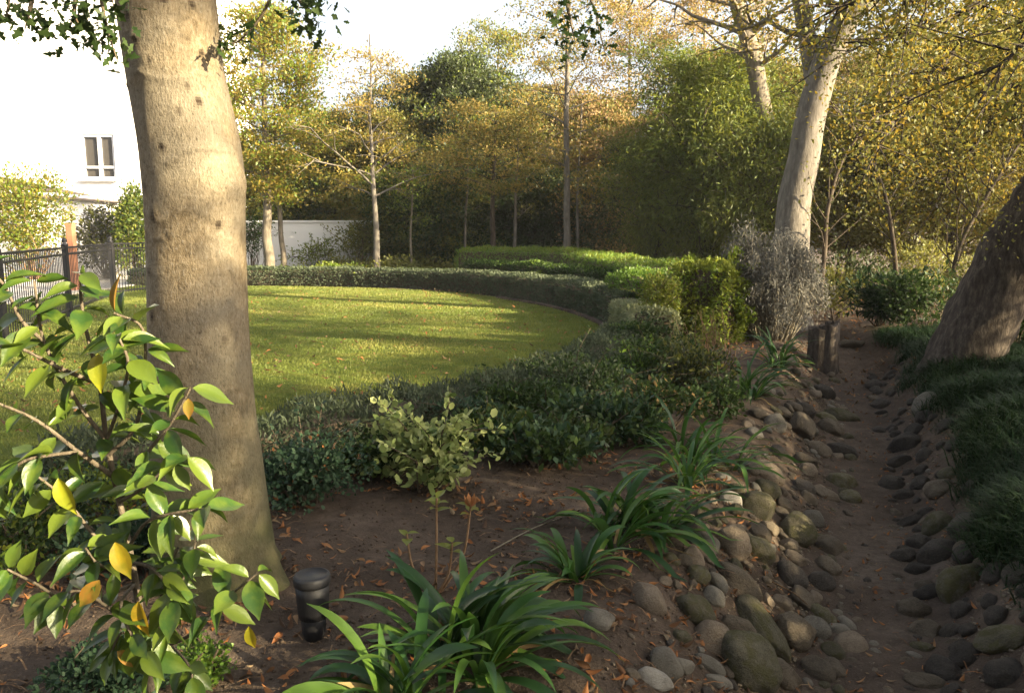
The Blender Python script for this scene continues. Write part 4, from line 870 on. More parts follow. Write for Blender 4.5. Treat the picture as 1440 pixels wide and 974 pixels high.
def agap(label, c, n, L, spread=.08, bias=None, w0=.03):
    root = None; mb = MB(); crown = [np.array([c[0], c[1], 0]) + np.append(rng.normal(0, spread, 2), 0) for _ in range(max(1, n // 12))]
    for k in range(n):
        q = crown[k % len(crown)]; az = rng.random() * 6.283
        if bias is not None and rng.random() < .45: az = bias + rng.normal(0, .7)
        l = L * (.6 + .5 * rng.random()); inner = rng.random()
        b = q + np.array([math.cos(az) * .02, math.sin(az) * .02, 0]); b[2] = z1(b[0], b[1]) - .01
        ribbon(mb, b, az, R(86 - 62 * inner), l, w0 * (.75 + .5 * rng.random()), R(65 + 70 * rng.random()), np.clip(.45 + .45 * rng.normal(), 0, 1), 12, rng.normal(0, .5))
    o = mb.build('strap_leaf_clump', M['strap'])
    for k in range(max(3, n // 14)):
        mb = MB()
        q = crown[k % len(crown)]; az = rng.random() * 6.283; ribbon(mb, (q[0] + .03 * math.cos(az), q[1] + .03 * math.sin(az), z1(q[0], q[1]) + .01), az, R(12 + 30 * rng.random()), L * (.45 + .45 * rng.random()), w0 * .6, R(70 + 60 * rng.random()), rng.random(), 12, rng.normal(0, 1.6)); mb.build('dead_leaf', M['deadleaf'], o)
    tag(o, label, 'plant', 'strap leaved clumps along the stream bank'); return o
agap('largest arching strap leaf clump in front, right of the black lamp', G(668, 935), 92, .53, .08, 0.3, .043)
agap('strap leaf clump cut by the bottom edge, with upright narrow leaves', G(545, 1020), 40, .48, .06, None, .042)
agap('small strap leaf clump tucked behind the front one', G(815, 815), 34, .42, .05, None, .034)
agap('broad strap leaf clump of many bright leaves beside the pale cobbles', G(885, 755), 90, .55, .10, -.3, .038)
agap('dark strap leaf clump spilling over the top cobbles', G(1000, 650), 52, .58, .10, -.4, .028)
agap('blue green strap leaf clump below the box hedge', G(1060, 558), 46, .62, .10, -.3, .03)
agap('strap leaf clump in sun above the others near the silver shrub', G(1085, 512), 44, .62, .12, None, .03)
agap('strap leaf clump behind the broad one, its tips in light', G(930, 680), 34, .55, .08, None, .028)
# ---- young hydrangea-like plant on the bare soil
c = G(612, 832); root = thing('young_plant', 'young plant with reddish stems and few broad green leaves on bare soil', 'plant', c); mb = MB(); tips = []
for (u, v, dy) in ((572, 750, .05), (614, 700, .1), (636, 762, -.05), (662, 712, .0)):
    e = A(u, v, c[1] + dy); b0 = c + np.array([(u - 612) * .0004, 0, -.01]); md = b0 + (e - b0) * .5 + np.array([(u - 612) * .0007, 0, -.02]); P_ = smooth_poly([b0, md, e], 6); tube(mb, P_, np.linspace(.007, .005, len(P_)), 7); tips.append((e, nrm(P_[-1] - P_[-2])))
mb.build('stems', M['brownstem'], root)
LB = leaf_grid(.3, 6, .07, .22); lb = MB()
for k, (e, d) in enumerate(tips):
    for s_ in range((3, 6, 5, 4)[k]):
        a_ = s_ * 2.4 + k; inst(lb, LB, [e - d * .012 * s_], [[math.cos(a_), math.sin(a_), .25 + .3 * rng.random()]], [[0, 0, 1]], [.055 + .03 * rng.random()], .8 if k != 3 else 1.0)
lb.build('foliage', M['lime'], root)
mb = MB(); e, d = tips[3]; inst(mb, LB, [e] * 5, [[math.cos(a_), math.sin(a_), 1.2] for a_ in range(5)], [[math.cos(a_), math.sin(a_), 0] for a_ in range(5)], [.06] * 5, .7); mb.build('dry_flower', M['litter'], root)
# sprigs of pale broad leaves rising from the middle bed
for lab, u, vb, vt, lf in (('single sprig with three pale upright leaves above the middle bed', 738, 590, 548, 'varieg'), ('loose sprig with drooping pale leaves behind the bare soil', 700, 655, 632, 'varieg'), ('leafy sprig with blue green leaves among the dark shrubs', 815, 620, 575, 'blueish'), ('upright dark sprig before the twiggy shrub', 945, 500, 452, 'dark')):
    c = G(u, vb); e = A(u + 12, vt, c[1]); root = thing('leafy_sprig', lab, 'plant', c, 'leafy sprigs in the middle bed'); mb = MB(); P_ = smooth_poly([c, (c + e) / 2 + (.03, 0, 0), e], 6); tube(mb, P_, np.linspace(.006, .003, len(P_)), 6); mb.build('stem', M['twig'], root)
    lb = MB()
    for k in range(7):
        a_ = k * 2.4; q = P_[-1 - min(k, 6)]; inst(lb, LB, [q], [[math.cos(a_), math.sin(a_), .35]], [[0, 0, 1]], [.07 + .03 * rng.random()], rng.random())
    lb.build('foliage', M[lf], root)
# ---- black garden lamp
c = G(442, 897); f = 3.0 / F_PX; root = thing('garden_lamp', 'black plastic ground spike lamp on the soil beside the big trunk', 'lamp', c)
s_ = c[1] * 1.08 / F_PX
mb = MB(); lathe(mb, c, [(.004, -.08), (.035, .0), (.046, .03), (.050, .085), (.047, .09)], 28, .5, .12); mb.build('spike', M['plastic'], root)
mb = MB(); lathe(mb, c, [(.03, .084), (.056, .092), (.060, .12), (.064, .185), (.066, .225), (.05, .228)], 56, .5, .05); mb.build('body', M['plastic'], root)
mb = MB(); lathe(mb, c, [(.06, .226), (.070, .229), (.072, .24), (.072, .258), (.068, .266), (.058, .270), (.057, .265), (.001, .267)], 40); mb.build('cap', M['plastic'], root)
# ---- wooden stump
c = A(1159, 478, 10.6); c[2] = z1(c[0], c[1]) - .03; root = thing('tree_stump', 'weathered wooden stump of upright split logs at the head of the stream', 'stump', c)
for dx, dy, r_, h_ in ((-.08, .0, .15, .60), (.04, -.05, .13, .65), (.12, .05, .10, .67), (.0, .13, .13, .55)):
    mb = MB(); n = 28; ang2 = np.arange(n) * 2 * math.pi / n; rows = 14; V = []
    for k in range(rows):
        z_ = h_ * k / (rows - 1); rr2 = r_ * (1 + .12 * noise3(np.stack([np.cos(ang2) * 2.5 + dx * 30, np.sin(ang2) * 2.5, 0 * ang2 + z_ * 1.2], -1), 81) - .14 * np.clip(np.cos(ang2 * 4 + dx * 40 + 1.0 * z_), .4, 1) + .2 * math.exp(-z_ / .08))
        zz2 = z_ + (0 if k < rows - 1 else .05) * noise3(np.stack([np.cos(ang2) * 3, np.sin(ang2) * 3, 0 * ang2 + dx * 9], -1), 82); V.append(np.stack([c[0] + dx + rr2 * np.cos(ang2), c[1] + dy + rr2 * np.sin(ang2), c[2] + zz2], -1))
    i = np.arange(rows - 1)[:, None] * n; j = np.arange(n)[None]; mb.add(np.concatenate(V), np.stack([i + j, i + (j + 1) % n, i + n + (j + 1) % n, i + n + j], -1).reshape(-1, 4))
    cv = V[-1].mean(0) - (0, 0, .01); mb.add(np.vstack([V[-1], cv]), [(j_, (j_ + 1) % n, n) for j_ in range(n)]); mb.build('log', M['roughbark'], root)
#STONES
# ================================================================== STONES
_bm = bpy.data.meshes.new('tmp')
import bmesh
bmx = bmesh.new(); bmesh.ops.create_icosphere(bmx, subdivisions=4, radius=1.0)
SV = np.array([v.co[:] for v in bmx.verts]); SF = np.array([[l.vert.index for l in f.loops] for f in bmx.faces]); bmx.free()
def stone_mesh(seed, ang):
    V = SV * (1 + .20 * noise3(SV * 1.0 + seed * 7.3, 91) + .08 * noise3(SV * 2.3 + seed * 3.1, 92) + .025 * noise3(SV * 6 + seed, 93))[:, None]
    V = np.sign(V) * np.abs(V) ** .93
    for k in range(ang):                               # flat facets of broken faces
        r_ = np.random.default_rng(seed * 13 + k); d = nrm(r_.normal(0, 1, 3)); h = .62 + .22 * r_.random(); q = V @ d; V = V - np.maximum(q - h, 0)[:, None] * d * .85
    mb = MB(); mb.add(V, SF); o = mb.build('river_stone', None); me = o.data; bpy.data.objects.remove(o); return me
SHAPES = {}
def stone(u, v, w_, h_, ang, mat, label, group=None, name='river_stone', pos=None, dims=None, az=None):
    facet = 2 + int(rng.integers(0, 3)); var = int(rng.integers(0, 4)); key = (mat, var)
    if key not in SHAPES:
        me = stone_mesh(len(SHAPES) + 1, facet); me.materials.append(M[mat]); SHAPES[key] = me
    if pos is None:
        p = G(u, v); dist = math.hypot(p[1], EYE - p[2]); f = dist / F_PX
        a_ = R(ang); g2 = G(u + 14 * math.cos(a_), v + 14 * math.sin(a_)); d = g2 - p; xd = nrm(d) if np.linalg.norm(d) > 1e-4 else np.array([1., 0, 0])
        a, b = w_ * f / 2 * 1.1, h_ * f / 2 * 1.2; c_ = min(a, b) * (.72 + .2 * rng.random())
    else:
        p = pos; a, b, c_ = dims; xd = np.array([math.cos(az), math.sin(az), 0])
    e = .05; nx = -(z1(p[0] + e, p[1]) - z1(p[0] - e, p[1])) / (2 * e); ny = -(z1(p[0], p[1] + e) - z1(p[0], p[1] - e)) / (2 * e); nv = nrm(np.array([nx, ny, 1.0]))
    xd = nrm(xd - nv * (xd @ nv)); yd = np.cross(nv, xd)
    o = bpy.data.objects.new(name, SHAPES[key]); COL.objects.link(o)
    cen = p + nv * c_ * .22
    flip = 1 if rng.random() < .5 else -1; spin = rng.normal(0, .12)
    Mx = Matrix(((xd[0], yd[0], nv[0], cen[0]), (xd[1], yd[1], nv[1], cen[1]), (xd[2], yd[2], nv[2], cen[2]), (0, 0, 0, 1)))
    o.matrix_world = Mx @ Matrix.Rotation(spin + (math.pi if flip < 0 else 0), 4, 'Z') @ Matrix.Diagonal((a, b, c_, 1))
    tag(o, label, 'stone', group); placed.append((cen[0], cen[1], max(a, b)))
placed = []
ST = [
 (1046, 938, 84, 82, 40, 's_olive', 'large round speckled mossy boulder at the bottom edge'), (1001, 902, 50, 47, 10, 's_tan', 'pale round tan stone just above the speckled mossy boulder'),
 (1037, 888, 46, 32, 30, 's_brown', 'smooth brown oval stone between the round tan stone and the long olive one'), (1070, 890, 115, 46, 52, 's_olive', 'long olive boulder lying slantwise down the left bank'),
 (975, 863, 52, 38, 35, 's_olive', 'olive oval stone by the soil, above left of the round tan stone'), (1004, 844, 32, 25, 30, 's_grey', 'small grey oval stone above the olive oval stone'),
 (1037, 822, 66, 34, 42, 's_brown', 'brown elongated stone slanting under the angular tan stone'), (1008, 823, 24, 30, 0, 's_grey', 'little grey upright pebble beside the elongated brown stone'),
 (980, 811, 30, 26, 0, 's_olive', 'yellowish mossy cobble at the soil edge under the broad clump'), (1025, 767, 48, 46, 30, 's_tan', 'pale angular tan stone below the tips of the broad clump'),
 (1063, 777, 46, 38, 20, 's_olive', 'olive brown stone touching the angular tan one'), (994, 767, 26, 34, 0, 's_grey', 'pale grey stone half under the leaves of the broad clump'),
 (1028, 707, 27, 21, 20, 's_white', 'small white oval pebble right of the broad clump'), (1063, 719, 50, 42, 10, 's_olive', 'dark olive rounded stone below the mossy green cobble'),
 (1076, 690, 38, 31, 10, 's_olive', 'yellow green mossy cobble among the upper stones'), (1034, 690, 25, 19, 0, 's_olive', 'small greenish cobble over the white oval pebble'),
 (1016, 672, 20, 13, 10, 's_white', 'tiny white pebble at the dark clump base'), (1078, 667, 46, 30, 30, 's_tan', 'tan brown sloping stone over the mossy green cobble'),
 (1116, 750, 56, 52, 40, 's_olive', 'big olive brown boulder halfway up the left bank'), (1119, 789, 34, 20, 25, 's_tan', 'pale flat tan stone below the big olive brown boulder'),
 (1111, 813, 36, 40, 0, 's_dark', 'dark rounded stone beneath the pale flat tan stone'), (1152, 822, 42, 28, 0, 's_dark', 'dark angular stone at the edge of the sandy bed'),
 (1116, 894, 48, 54, 40, 's_brown', 'brown mossy stone next to the long olive boulder'), (1145, 887, 32, 34, 20, 's_grey', 'grey topped stone at the bed edge near the bottom'),
 (1183, 683, 40, 33, 0, 's_olive', 'dark mossy cobble alone at the edge of the sandy bed'), (1142, 732, 32, 24, 10, 's_grey', 'greyish flat cobble above the big olive brown boulder'),
 (1166, 774, 38, 34, 10, 's_brown', 'brown cobble right of the big olive brown boulder'), (996, 938, 21, 38, 80, 's_grey', 'narrow grey stone left of the speckled mossy boulder'),
 (1011, 962, 20, 38, 70, 's_grey', 'pale narrow stone at the bottom edge under the narrow grey one'), (1125, 846, 32, 36, 0, 's_brown', 'dark brown stone above the brown mossy stone'),
 (911, 846, 52, 38, 35, 's_tan', 'tan oval stone at the tip of the front clump leaves'), (918, 957, 28, 42, 80, 's_white', 'white grey broken stone standing at the bottom edge'),
 (842, 878, 44, 28, 20, 's_grey', 'pale flat grey stone under the front clump leaves'), (960, 938, 22, 28, 60, 's_grey', 'small pointed grey stone in the soil by the broken white one'),
 (1180, 590, 30, 46, 75, 's_olive', 'upright yellowish boulder catching the sun where the bank narrows'), (1123, 606, 52, 38, 10, 's_brown', 'large round brown boulder below the blue green clump'),
 (1088, 600, 34, 26, 0, 's_grey', 'pale grey stone left of the large round brown boulder'), (1156, 556, 36, 24, 20, 's_dark', 'dark flat boulder in the upper row of the bank'),
 (1156, 497, 22, 16, 0, 's_brown', 'small brown cobble at the foot of the stump'), (1197, 487, 32, 20, 0, 's_brown', 'brown boulder right of the stump foot'), (1131, 580, 28, 24, 30, 's_dark', 'dark cobble above the large round brown boulder'),
 (1166, 606, 34, 26, 30, 's_brown', 'brown cobble leaning on the upright yellowish boulder'), (1161, 592, 28, 20, 20, 's_olive', 'flat mossy cobble left of the upright yellowish boulder'), (1183, 640, 44, 26, 10, 's_dark', 'long dark stone at the bed below the upright boulder'),
 (1150, 636, 34, 26, 20, 's_brown', 'brown cobble below the large round brown boulder'), (1275, 628, 50, 30, 170, 's_dark', 'grey dark boulder on the right bank, nearest the sandy bend'), (1305, 573, 32, 34, 0, 's_grey', 'rounded grey boulder poking out of the dark ground cover'),
 (1238, 572, 36, 22, 0, 's_dark', 'dark flat stone at the bend on the right side'), (1265, 654, 36, 21, 170, 's_dark', 'dark smooth stone below the grey dark boulder'), (1323, 691, 40, 30, 0, 's_brown', 'brown block stone set in the right bank'),
 (1336, 670, 28, 24, 0, 's_olive', 'olive cobble above the brown block stone'), (1320, 741, 36, 36, 0, 's_olive', 'mossy green squarish stone of the right bank'), (1364, 748, 62, 40, 10, 's_dark', 'wide dark block beside the mossy squarish stone'),
 (1320, 784, 46, 46, 0, 's_dark', 'dark squarish stone beneath the mossy squarish one'), (1368, 780, 54, 32, 165, 's_dark', 'dark oval stone under the wide dark block'), (1282, 738, 34, 21, 170, 's_dark', 'small dark stone next to the sand, left of the mossy squarish one'),
 (1354, 826, 50, 58, 0, 's_olive', 'big dark mossy rock under the ground cover'), (1308, 838, 40, 28, 160, 's_dark', 'dark cobble left of the big dark mossy rock'), (1408, 904, 84, 38, 5, 's_olive', 'wide flat mossy boulder at the right picture edge'),
 (1359, 926, 42, 42, 0, 's_dark', 'round dark stone left of the wide flat mossy boulder'), (1327, 946, 68, 34, 15, 's_dark', 'long dark boulder near the bottom of the right bank'), (1413, 952, 52, 40, 10, 's_dark', 'dark rock in the bottom right corner'),
 (1304, 892, 36, 36, 0, 's_brown', 'brown dark cobble at the sand edge, right bank'), (1303, 966, 44, 24, 5, 's_brown', 'brown slab at the bottom edge right of the sand'), (1298, 914, 34, 18, 5, 's_olive', 'small mossy cobble under the brown dark cobble'),
 (1290, 804, 32, 22, 170, 's_dark', 'dark flat cobble by the sand below the small dark stone'), (1272, 700, 30, 20, 0, 's_dark', 'dark cobble by the sand, above the small dark stone'), (1190, 880, 34, 16, 50, 's_grey', 'flat grey shard lying on the sandy bed'),
 (1160, 700, 34, 22, 20, 's_brown', 'brown cobble left of the lone mossy cobble'), (1130, 690, 34, 24, 20, 's_dark', 'dark cobble in the middle of the upper left bank'), (1102, 715, 28, 24, 10, 's_brown', 'brown cobble right of the dark olive rounded stone'),
 (1130, 650, 30, 22, 20, 's_brown', 'brown cobble in the row under the large round brown boulder'), (1094, 640, 34, 24, 20, 's_dark', 'dark stone right of the dark clump'), (1080, 745, 30, 22, 10, 's_brown', 'small brown stone between the olive stones'),
 (1100, 850, 28, 22, 30, 's_tan', 'tan cobble above the long olive boulder'), (1170, 920, 32, 24, 40, 's_olive', 'mossy cobble at the edge of sand near the bottom'), (1100, 955, 46, 34, 40, 's_brown', 'brown stone right of the speckled mossy boulder'), (1150, 950, 40, 30, 40, 's_brown', 'brown flat stone at the bottom edge by the sand'),
 (1309, 489, 16, 20, 0, 's_white', 'chalk white stone against the foot of the leaning trunk')]
for s in ST: stone(*s)
# the many smaller cobbles between them
FILL = (('s_brown', 'small brown cobble set in the left bank of the stream', 'small brown cobbles of the left bank'), ('s_olive', 'small mossy cobble set in the left bank of the stream', 'small mossy cobbles of the left bank'), ('s_tan', 'small pale tan cobble set in the left bank of the stream', 'small tan cobbles of the left bank'), ('s_grey', 'small grey pebble set in the left bank of the stream', 'small grey pebbles of the left bank'), ('s_dark', 'small dark cobble of the right bank of the stream', 'small dark cobbles of the right bank'))
Sx = BED[(BED[:, 1] > 1.9) & (BED[:, 1] < 11)]
cnt = 0; tries = 0
while cnt < 296 and tries < 20000:
    tries += 1; k = int(rng.integers(len(Sx) - 1)); b = Sx[k] + (Sx[k + 1] - Sx[k]) * rng.random(); t = nrm(Sx[k + 1] - Sx[k]); nrm_ = np.array([t[1], -t[0]])
    left = rng.random() < .6; d = -(.13 + .85 * rng.random()) if left else (.15 + .47 * rng.random() ** 1.2)
    q = b + nrm_ * d; r_ = .028 + .065 * rng.random() ** 1.4 + (.02 if not left else 0)
    if any((q[0] - x) ** 2 + (q[1] - y) ** 2 < (.72 * (r_ + r2)) ** 2 for x, y, r2 in placed): continue
    cnt += 1; mi = 4 if not left else rng.choice(4, p=[.4, .28, .18, .14]); m_, lab, grp = FILL[mi]
    if not left and rng.random() < .3: m_ = 's_brown'; lab = 'small brown cobble of the right bank of the stream'; grp = 'small brown cobbles of the right bank'
    asp = .65 + .3 * rng.random(); stone(0, 0, 0, 0, 0, m_, lab, grp, 'cobble', np.array([q[0], q[1], z1(*q)]), (r_, r_ * asp, r_ * asp * .75), math.atan2(t[1], t[0]) + rng.normal(0, .7))
# pebbles filling the gaps
cnt = 0; tries = 0
while cnt < 290 and tries < 20000:
    tries += 1; k = int(rng.integers(len(Sx) - 1)); k = int(k * rng.random() ** .4); b = Sx[k] + (Sx[k + 1] - Sx[k]) * rng.random(); t = nrm(Sx[k + 1] - Sx[k]); nrm_ = np.array([t[1], -t[0]])
    d = rng.normal(-.25, .36); d = d if abs(d) > .1 or rng.random() < .25 else -.2; q = b + nrm_ * d; r_ = .014 + .022 * rng.random()
    if d > .6 or d < -1.05 or any((q[0] - x) ** 2 + (q[1] - y) ** 2 < (.8 * (r_ + r2)) ** 2 for x, y, r2 in placed): continue
    cnt += 1; m_, lab = (('s_brown', 'brown pebble lying between the cobbles of the dry stream'), ('s_grey', 'greyish pebble lying between the cobbles of the dry stream'), ('s_dark', 'dark pebble lying between the cobbles of the dry stream'))[int(rng.choice(3, p=[.5, .2, .3]))]
    stone(0, 0, 0, 0, 0, m_, lab, lab.split()[0] + ' pebbles between the cobbles', 'pebble', np.array([q[0], q[1], z1(*q)]), (r_, r_ * .75, r_ * .55), rng.random() * 6.28)
# grit
N = 9000; k = rng.integers(0, len(Sx) - 1, N); f = rng.random(N)[:, None]; b = Sx[k] * (1 - f) + Sx[k + 1] * f; t = nrm(Sx[k + 1] - Sx[k]); d = rng.normal(-.12, .38, N); q = b + np.stack([t[:, 1], -t[:, 0]], -1) * d[:, None]
PB = (SV[:12], None)
bmx = bmesh.new(); bmesh.ops.create_icosphere(bmx, subdivisions=1, radius=1.0); PV = np.array([v.co[:] for v in bmx.verts]); PF = np.array([[l.vert.index for l in f_.loops] for f_ in bmx.faces]); bmx.free()
mb = MB(); inst(mb, (PV * (1, .75, .5), PF), np.column_stack([q, zt(q[:, 0], q[:, 1]) + .004]), np.column_stack([rng.normal(0, 1, (N, 2)), np.zeros(N)]), np.tile([0, 0, 1.], (N, 1)), .003 + .016 * rng.random(N) ** 3, rng.random(N))
tag(mb.build('grit', M['s_brown']), 'small grit and soil crumbs along the stream', None, None, 'stuff')
q = np.stack([-2.4 + 3.4 * rng.random(4500), 2.2 + 3.2 * rng.random(4500)], -1); q = q[~in_poly(q[:, 0], q[:, 1], LAWN)]; N = len(q)
mb = MB(); inst(mb, (PV * (1, .75, .6), PF), np.column_stack([q, zt(q[:, 0], q[:, 1]) + .003]), np.column_stack([rng.normal(0, 1, (N, 2)), np.zeros(N)]), np.tile([0, 0, 1.], (N, 1)), .003 + .009 * rng.random(N) ** 3, rng.random(N))
tag(mb.build('soil_crumbs', M['soil']), 'crumbs of soil on the bare bed', None, None, 'stuff')

# ================================================================== RIGHT BANK GROUND COVER, FALLEN LEAVES
N0 = 6200; y = 2.6 + 9.5 * rng.random(N0) ** 1.3; bx = np.interp(y, BED[:, 1], BED[:, 0]); x = bx + .5 + 3.2 * rng.random(N0)
d = bed_dist(x, y); edge = .56 + .14 * noise2(x, y, .5, 101) + .16 * sstep(3.4, 2.8, y); k = (d > edge) & (x / y < .75); x, y = x[k], y[k]
hummock = np.clip(.5 + .9 * noise2(x, y, .6, 102), 0, 1)
mb = MB(); nb = 26; K = len(x)
X_, Y_ = np.repeat(x, nb), np.repeat(y, nb); H_ = np.repeat(hummock, nb); N = K * nb
X_ = X_ + rng.normal(0, .035, N); Y_ = Y_ + rng.normal(0, .035, N); az = rng.random(N) * 6.283
T_MO = (fan((-.5, 0, 0), (.5, 0, 0), (.42, .55, .10), (-.42, .55, .10), (0, 1, -.12)), np.array([[0, 1, 2, 3], [3, 2, 4, 4]]))
T_MO = (fan((-.5, 0, 0), (.5, 0, 0), (.4, .6, .08), (-.4, .6, .08), (.06, 1, -.14), (-.06, 1, -.14)), np.array([[0, 1, 2, 3], [3, 2, 4, 5]]))
zz_ = zt(X_, Y_) + .10 * H_ * rng.random(N)
Yd = np.stack([np.cos(az), np.sin(az), .25 + 1.1 * rng.random(N)], -1); Zd = np.stack([-np.cos(az) * .6, -np.sin(az) * .6, np.ones(N)], -1)
inst(mb, T_MO, np.stack([X_, Y_, zz_], -1), Yd, Zd, (.10 + .10 * rng.random(N)) * (.7 + .6 * H_), np.clip(.5 * H_ + .6 * rng.random(N) - .05, 0, 1), sx=.05)
tag(mb.build('ground_cover', M['mondo']), 'dark grassy ground cover on the right bank', None, None, 'stuff')
L_FAL = leaf_grid(.19, 5, .16, .40)
def litter(name, label, x, y, size, zoff=.006, mat='litter'):
    N = len(x); mb = MB(); az = rng.random(N) * 6.283
    inst(mb, L_FAL, np.stack([x, y, np.maximum(zt(x, y), np.where(in_poly(x, y, LAWN), .02, -9)) + zoff + .012 * rng.random(N)], -1), np.stack([np.cos(az), np.sin(az), rng.normal(0, .25, N)], -1), np.stack([rng.normal(0, .4, N), rng.normal(0, .4, N), np.where(rng.random(N) < .5, 1., -1.)], -1), size * (.5 + .9 * rng.random(N)), rng.random(N))
    tag(mb.build(name, M[mat]), label, None, None, 'stuff')
x = -2.6 + 4.2 * rng.random(5600); y = 2.2 + 3.4 * rng.random(5600); dd = bed_dist(x, y); cl = noise2(x, y, .5, 111) + .3 * rng.normal(0, 1, 5600); k = (~in_poly(x, y, LAWN)) & (dd < -.55) & (cl > .05)
litter('fallen_leaves', 'orange brown fallen leaves on the bare soil', x[k], y[k], .05)
x = 0.3 + 5 * rng.random(3800); y = 2.2 + 9 * rng.random(3800) ** 1.3; dd = bed_dist(x, y); k = (np.abs(dd + .1) < .75); litter('fallen_leaves', 'small fallen leaves and needles along the stream', x[k], y[k], .036, .012)
y = 6 + 15 * rng.random(1600) ** 1.3; x = -8 + 10.5 * rng.random(1600); k = in_poly(x, y, LAWN); litter('fallen_leaves', 'scattered fallen leaves on the lawn', x[k], y[k], .06, .03)
y = 9 + 14 * rng.random(5000); x = 2.6 + 9 * rng.random(5000); litter('fallen_leaves', 'leaf litter under the thicket', x, y, .07)
# thin broken twigs and needles on the soil
for xr, yr, n_ in (((-2.6, 1.4), (2.2, 5.4), 1100), ((.4, 4.6), (2.3, 9), 1300)):
    x = xr[0] + (xr[1] - xr[0]) * rng.random(n_); y = yr[0] + (yr[1] - yr[0]) * rng.random(n_) ** 1.3; k = (~in_poly(x, y, LAWN)) & (bed_dist(x, y) < .7); x, y = x[k], y[k]; N = len(x); az = rng.random(N) * 6.283
    mb = MB(); inst(mb, (fan((-.5, 0, 0), (.5, 0, 0), (.5, .5, .1), (-.5, .5, .1), (.5, 1, 0), (-.5, 1, 0)), np.array([[0, 1, 2, 3], [3, 2, 4, 5]])), np.stack([x, y, zt(x, y) + .006 + .01 * rng.random(N)], -1), np.stack([np.cos(az), np.sin(az), rng.normal(0, .12, N)], -1), np.tile([0, 0, 1.], (N, 1)), .025 + .07 * rng.random(N) ** 2, rng.random(N), sx=.07)
    tag(mb.build('broken_twigs', M['brownstem'] if n_ == 1100 else M['litter']), 'broken twigs and needles strewn on the soil', None, None, 'stuff')
# thin fallen sticks
for (u, v), (u2, v2), lab in (((1000, 770), (700, 800), 'x'),):
    pass
a, b = G(690, 778), G(790, 730); mb = MB(); P_ = smooth_poly([a + (0, 0, .012), (a + b) / 2 + (.02, .04, .02), b + (0, 0, .012)], 6); tube(mb, P_, np.linspace(.004, .0025, len(P_)), 5); tag(mb.build('fallen_stick', M['palestem']), 'thin pale stick lying on the bare soil', 'stick')
a, b = G(1085, 830), G(1135, 862); mb = MB(); P_ = smooth_poly([a + (0, 0, .05), (a + b) / 2 + (.02, .0, .05), b + (0, 0, .05)], 6); tube(mb, P_, np.linspace(.004, .0025, len(P_)), 5); tag(mb.build('fallen_stick', M['brownstem']), 'thin brown stick lying over the cobbles', 'stick')

# ================================================================== THE GLOSSY SHRUB IN FRONT
c = G(212, 968); D0 = 2.0
cam_root = thing('glossy_shrub', 'glossy leaved shrub with yellowing leaves in front of the big tree trunk', 'shrub', c)
BR = [
 ([(212, 968, 2.25), (200, 880, 2.15), (185, 790, 2.08), (168, 705, 2.02), (150, 620, 1.98), (140, 540, 1.95), (118, 450, 1.92), (112, 385, 1.9)], .0125, .35),
 ([(150, 620, 1.98), (105, 560, 1.93), (62, 480, 1.9), (48, 395, 1.88)], .006, .25), ([(152, 640, 1.98), (190, 600, 1.95), (203, 530, 1.93), (200, 462, 1.92), (160, 440, 1.9)], .006, .2),
 ([(160, 670, 2.0), (110, 635, 1.92), (50, 590, 1.88), (-20, 560, 1.85)], .007, .25), ([(168, 705, 2.02), (205, 640, 1.9), (240, 595, 1.86), (268, 545, 1.84)], .006, .3),
 ([(180, 770, 2.05), (205, 735, 1.9), (240, 722, 1.85), (290, 715, 1.83)], .005, .35), ([(240, 905, 2.1), (270, 890, 1.95), (320, 840, 1.9), (362, 805, 1.88)], .006, .5),
 ([(182, 780, 2.05), (140, 760, 1.95), (90, 700, 1.9), (40, 660, 1.88)], .006, .3), ([(190, 820, 2.1), (110, 850, 1.95), (50, 820, 1.9), (10, 800, 1.88)], .006, .4),
 ([(205, 900, 2.15), (232, 850, 1.95), (265, 800, 1.9), (275, 760, 1.88)], .005, .35), ([(140, 540, 1.95), (90, 520, 1.9), (30, 490, 1.87), (-30, 470, 1.86)], .006, .2),
 ([(185, 790, 2.08), (160, 800, 1.95), (135, 790, 1.9), (120, 770, 1.9)], .005, .3), ([(210, 930, 2.2), (190, 900, 2.0), (170, 890, 1.95), (155, 920, 1.93)], .005, .35),
 ([(150, 620, 1.98), (170, 560, 1.9), (180, 510, 1.87), (165, 470, 1.86)], .005, .3), ([(200, 880, 2.15), (225, 840, 2.0), (238, 800, 1.97), (250, 770, 1.95)], .004, .4),
 ([(110, 635, 1.92), (70, 640, 1.88), (30, 650, 1.86), (-15, 690, 1.85)], .005, .3), ([(240, 905, 2.1), (262, 930, 2.0), (270, 950, 1.97), (262, 985, 1.95)], .004, .3),
 ([(205, 900, 2.15), (160, 860, 1.95), (110, 830, 1.9), (70, 850, 1.88)], .005, .3), ([(185, 790, 2.08), (215, 800, 1.92), (245, 840, 1.88), (235, 890, 1.87)], .005, .3), ([(168, 705, 2.02), (195, 690, 1.9), (225, 665, 1.86), (262, 640, 1.84)], .005, .3), ([(190, 820, 2.1), (170, 850, 1.9), (190, 900, 1.86), (215, 930, 1.85)], .005, .3),
 ([(62, 480, 1.9), (30, 450, 1.88), (5, 400, 1.86), (-20, 380, 1.86)], .005, .2)]
mb = MB(); tl = []
for pts, r_, t0 in BR:
    P_ = smooth_poly([A(u, v, Y) for u, v, Y in pts], 6); tube(mb, P_, np.linspace(r_, .0028, len(P_)), 7); n = len(P_)
    for x in np.linspace(t0, 1, max(7, int(10 * (1 - t0) * len(pts) / 4 * 1.45))):
        a_ = int(min(n - 2, x * (n - 1))); tl.append((P_[a_] + (P_[a_ + 1] - P_[a_]) * (x * (n - 1) - a_), nrm(P_[a_ + 1] - P_[a_]), x))
mb.build('stems', M['shrubstem'], cam_root)
groups = {'camellia': [], 'camyel': [], 'cambrown': []}
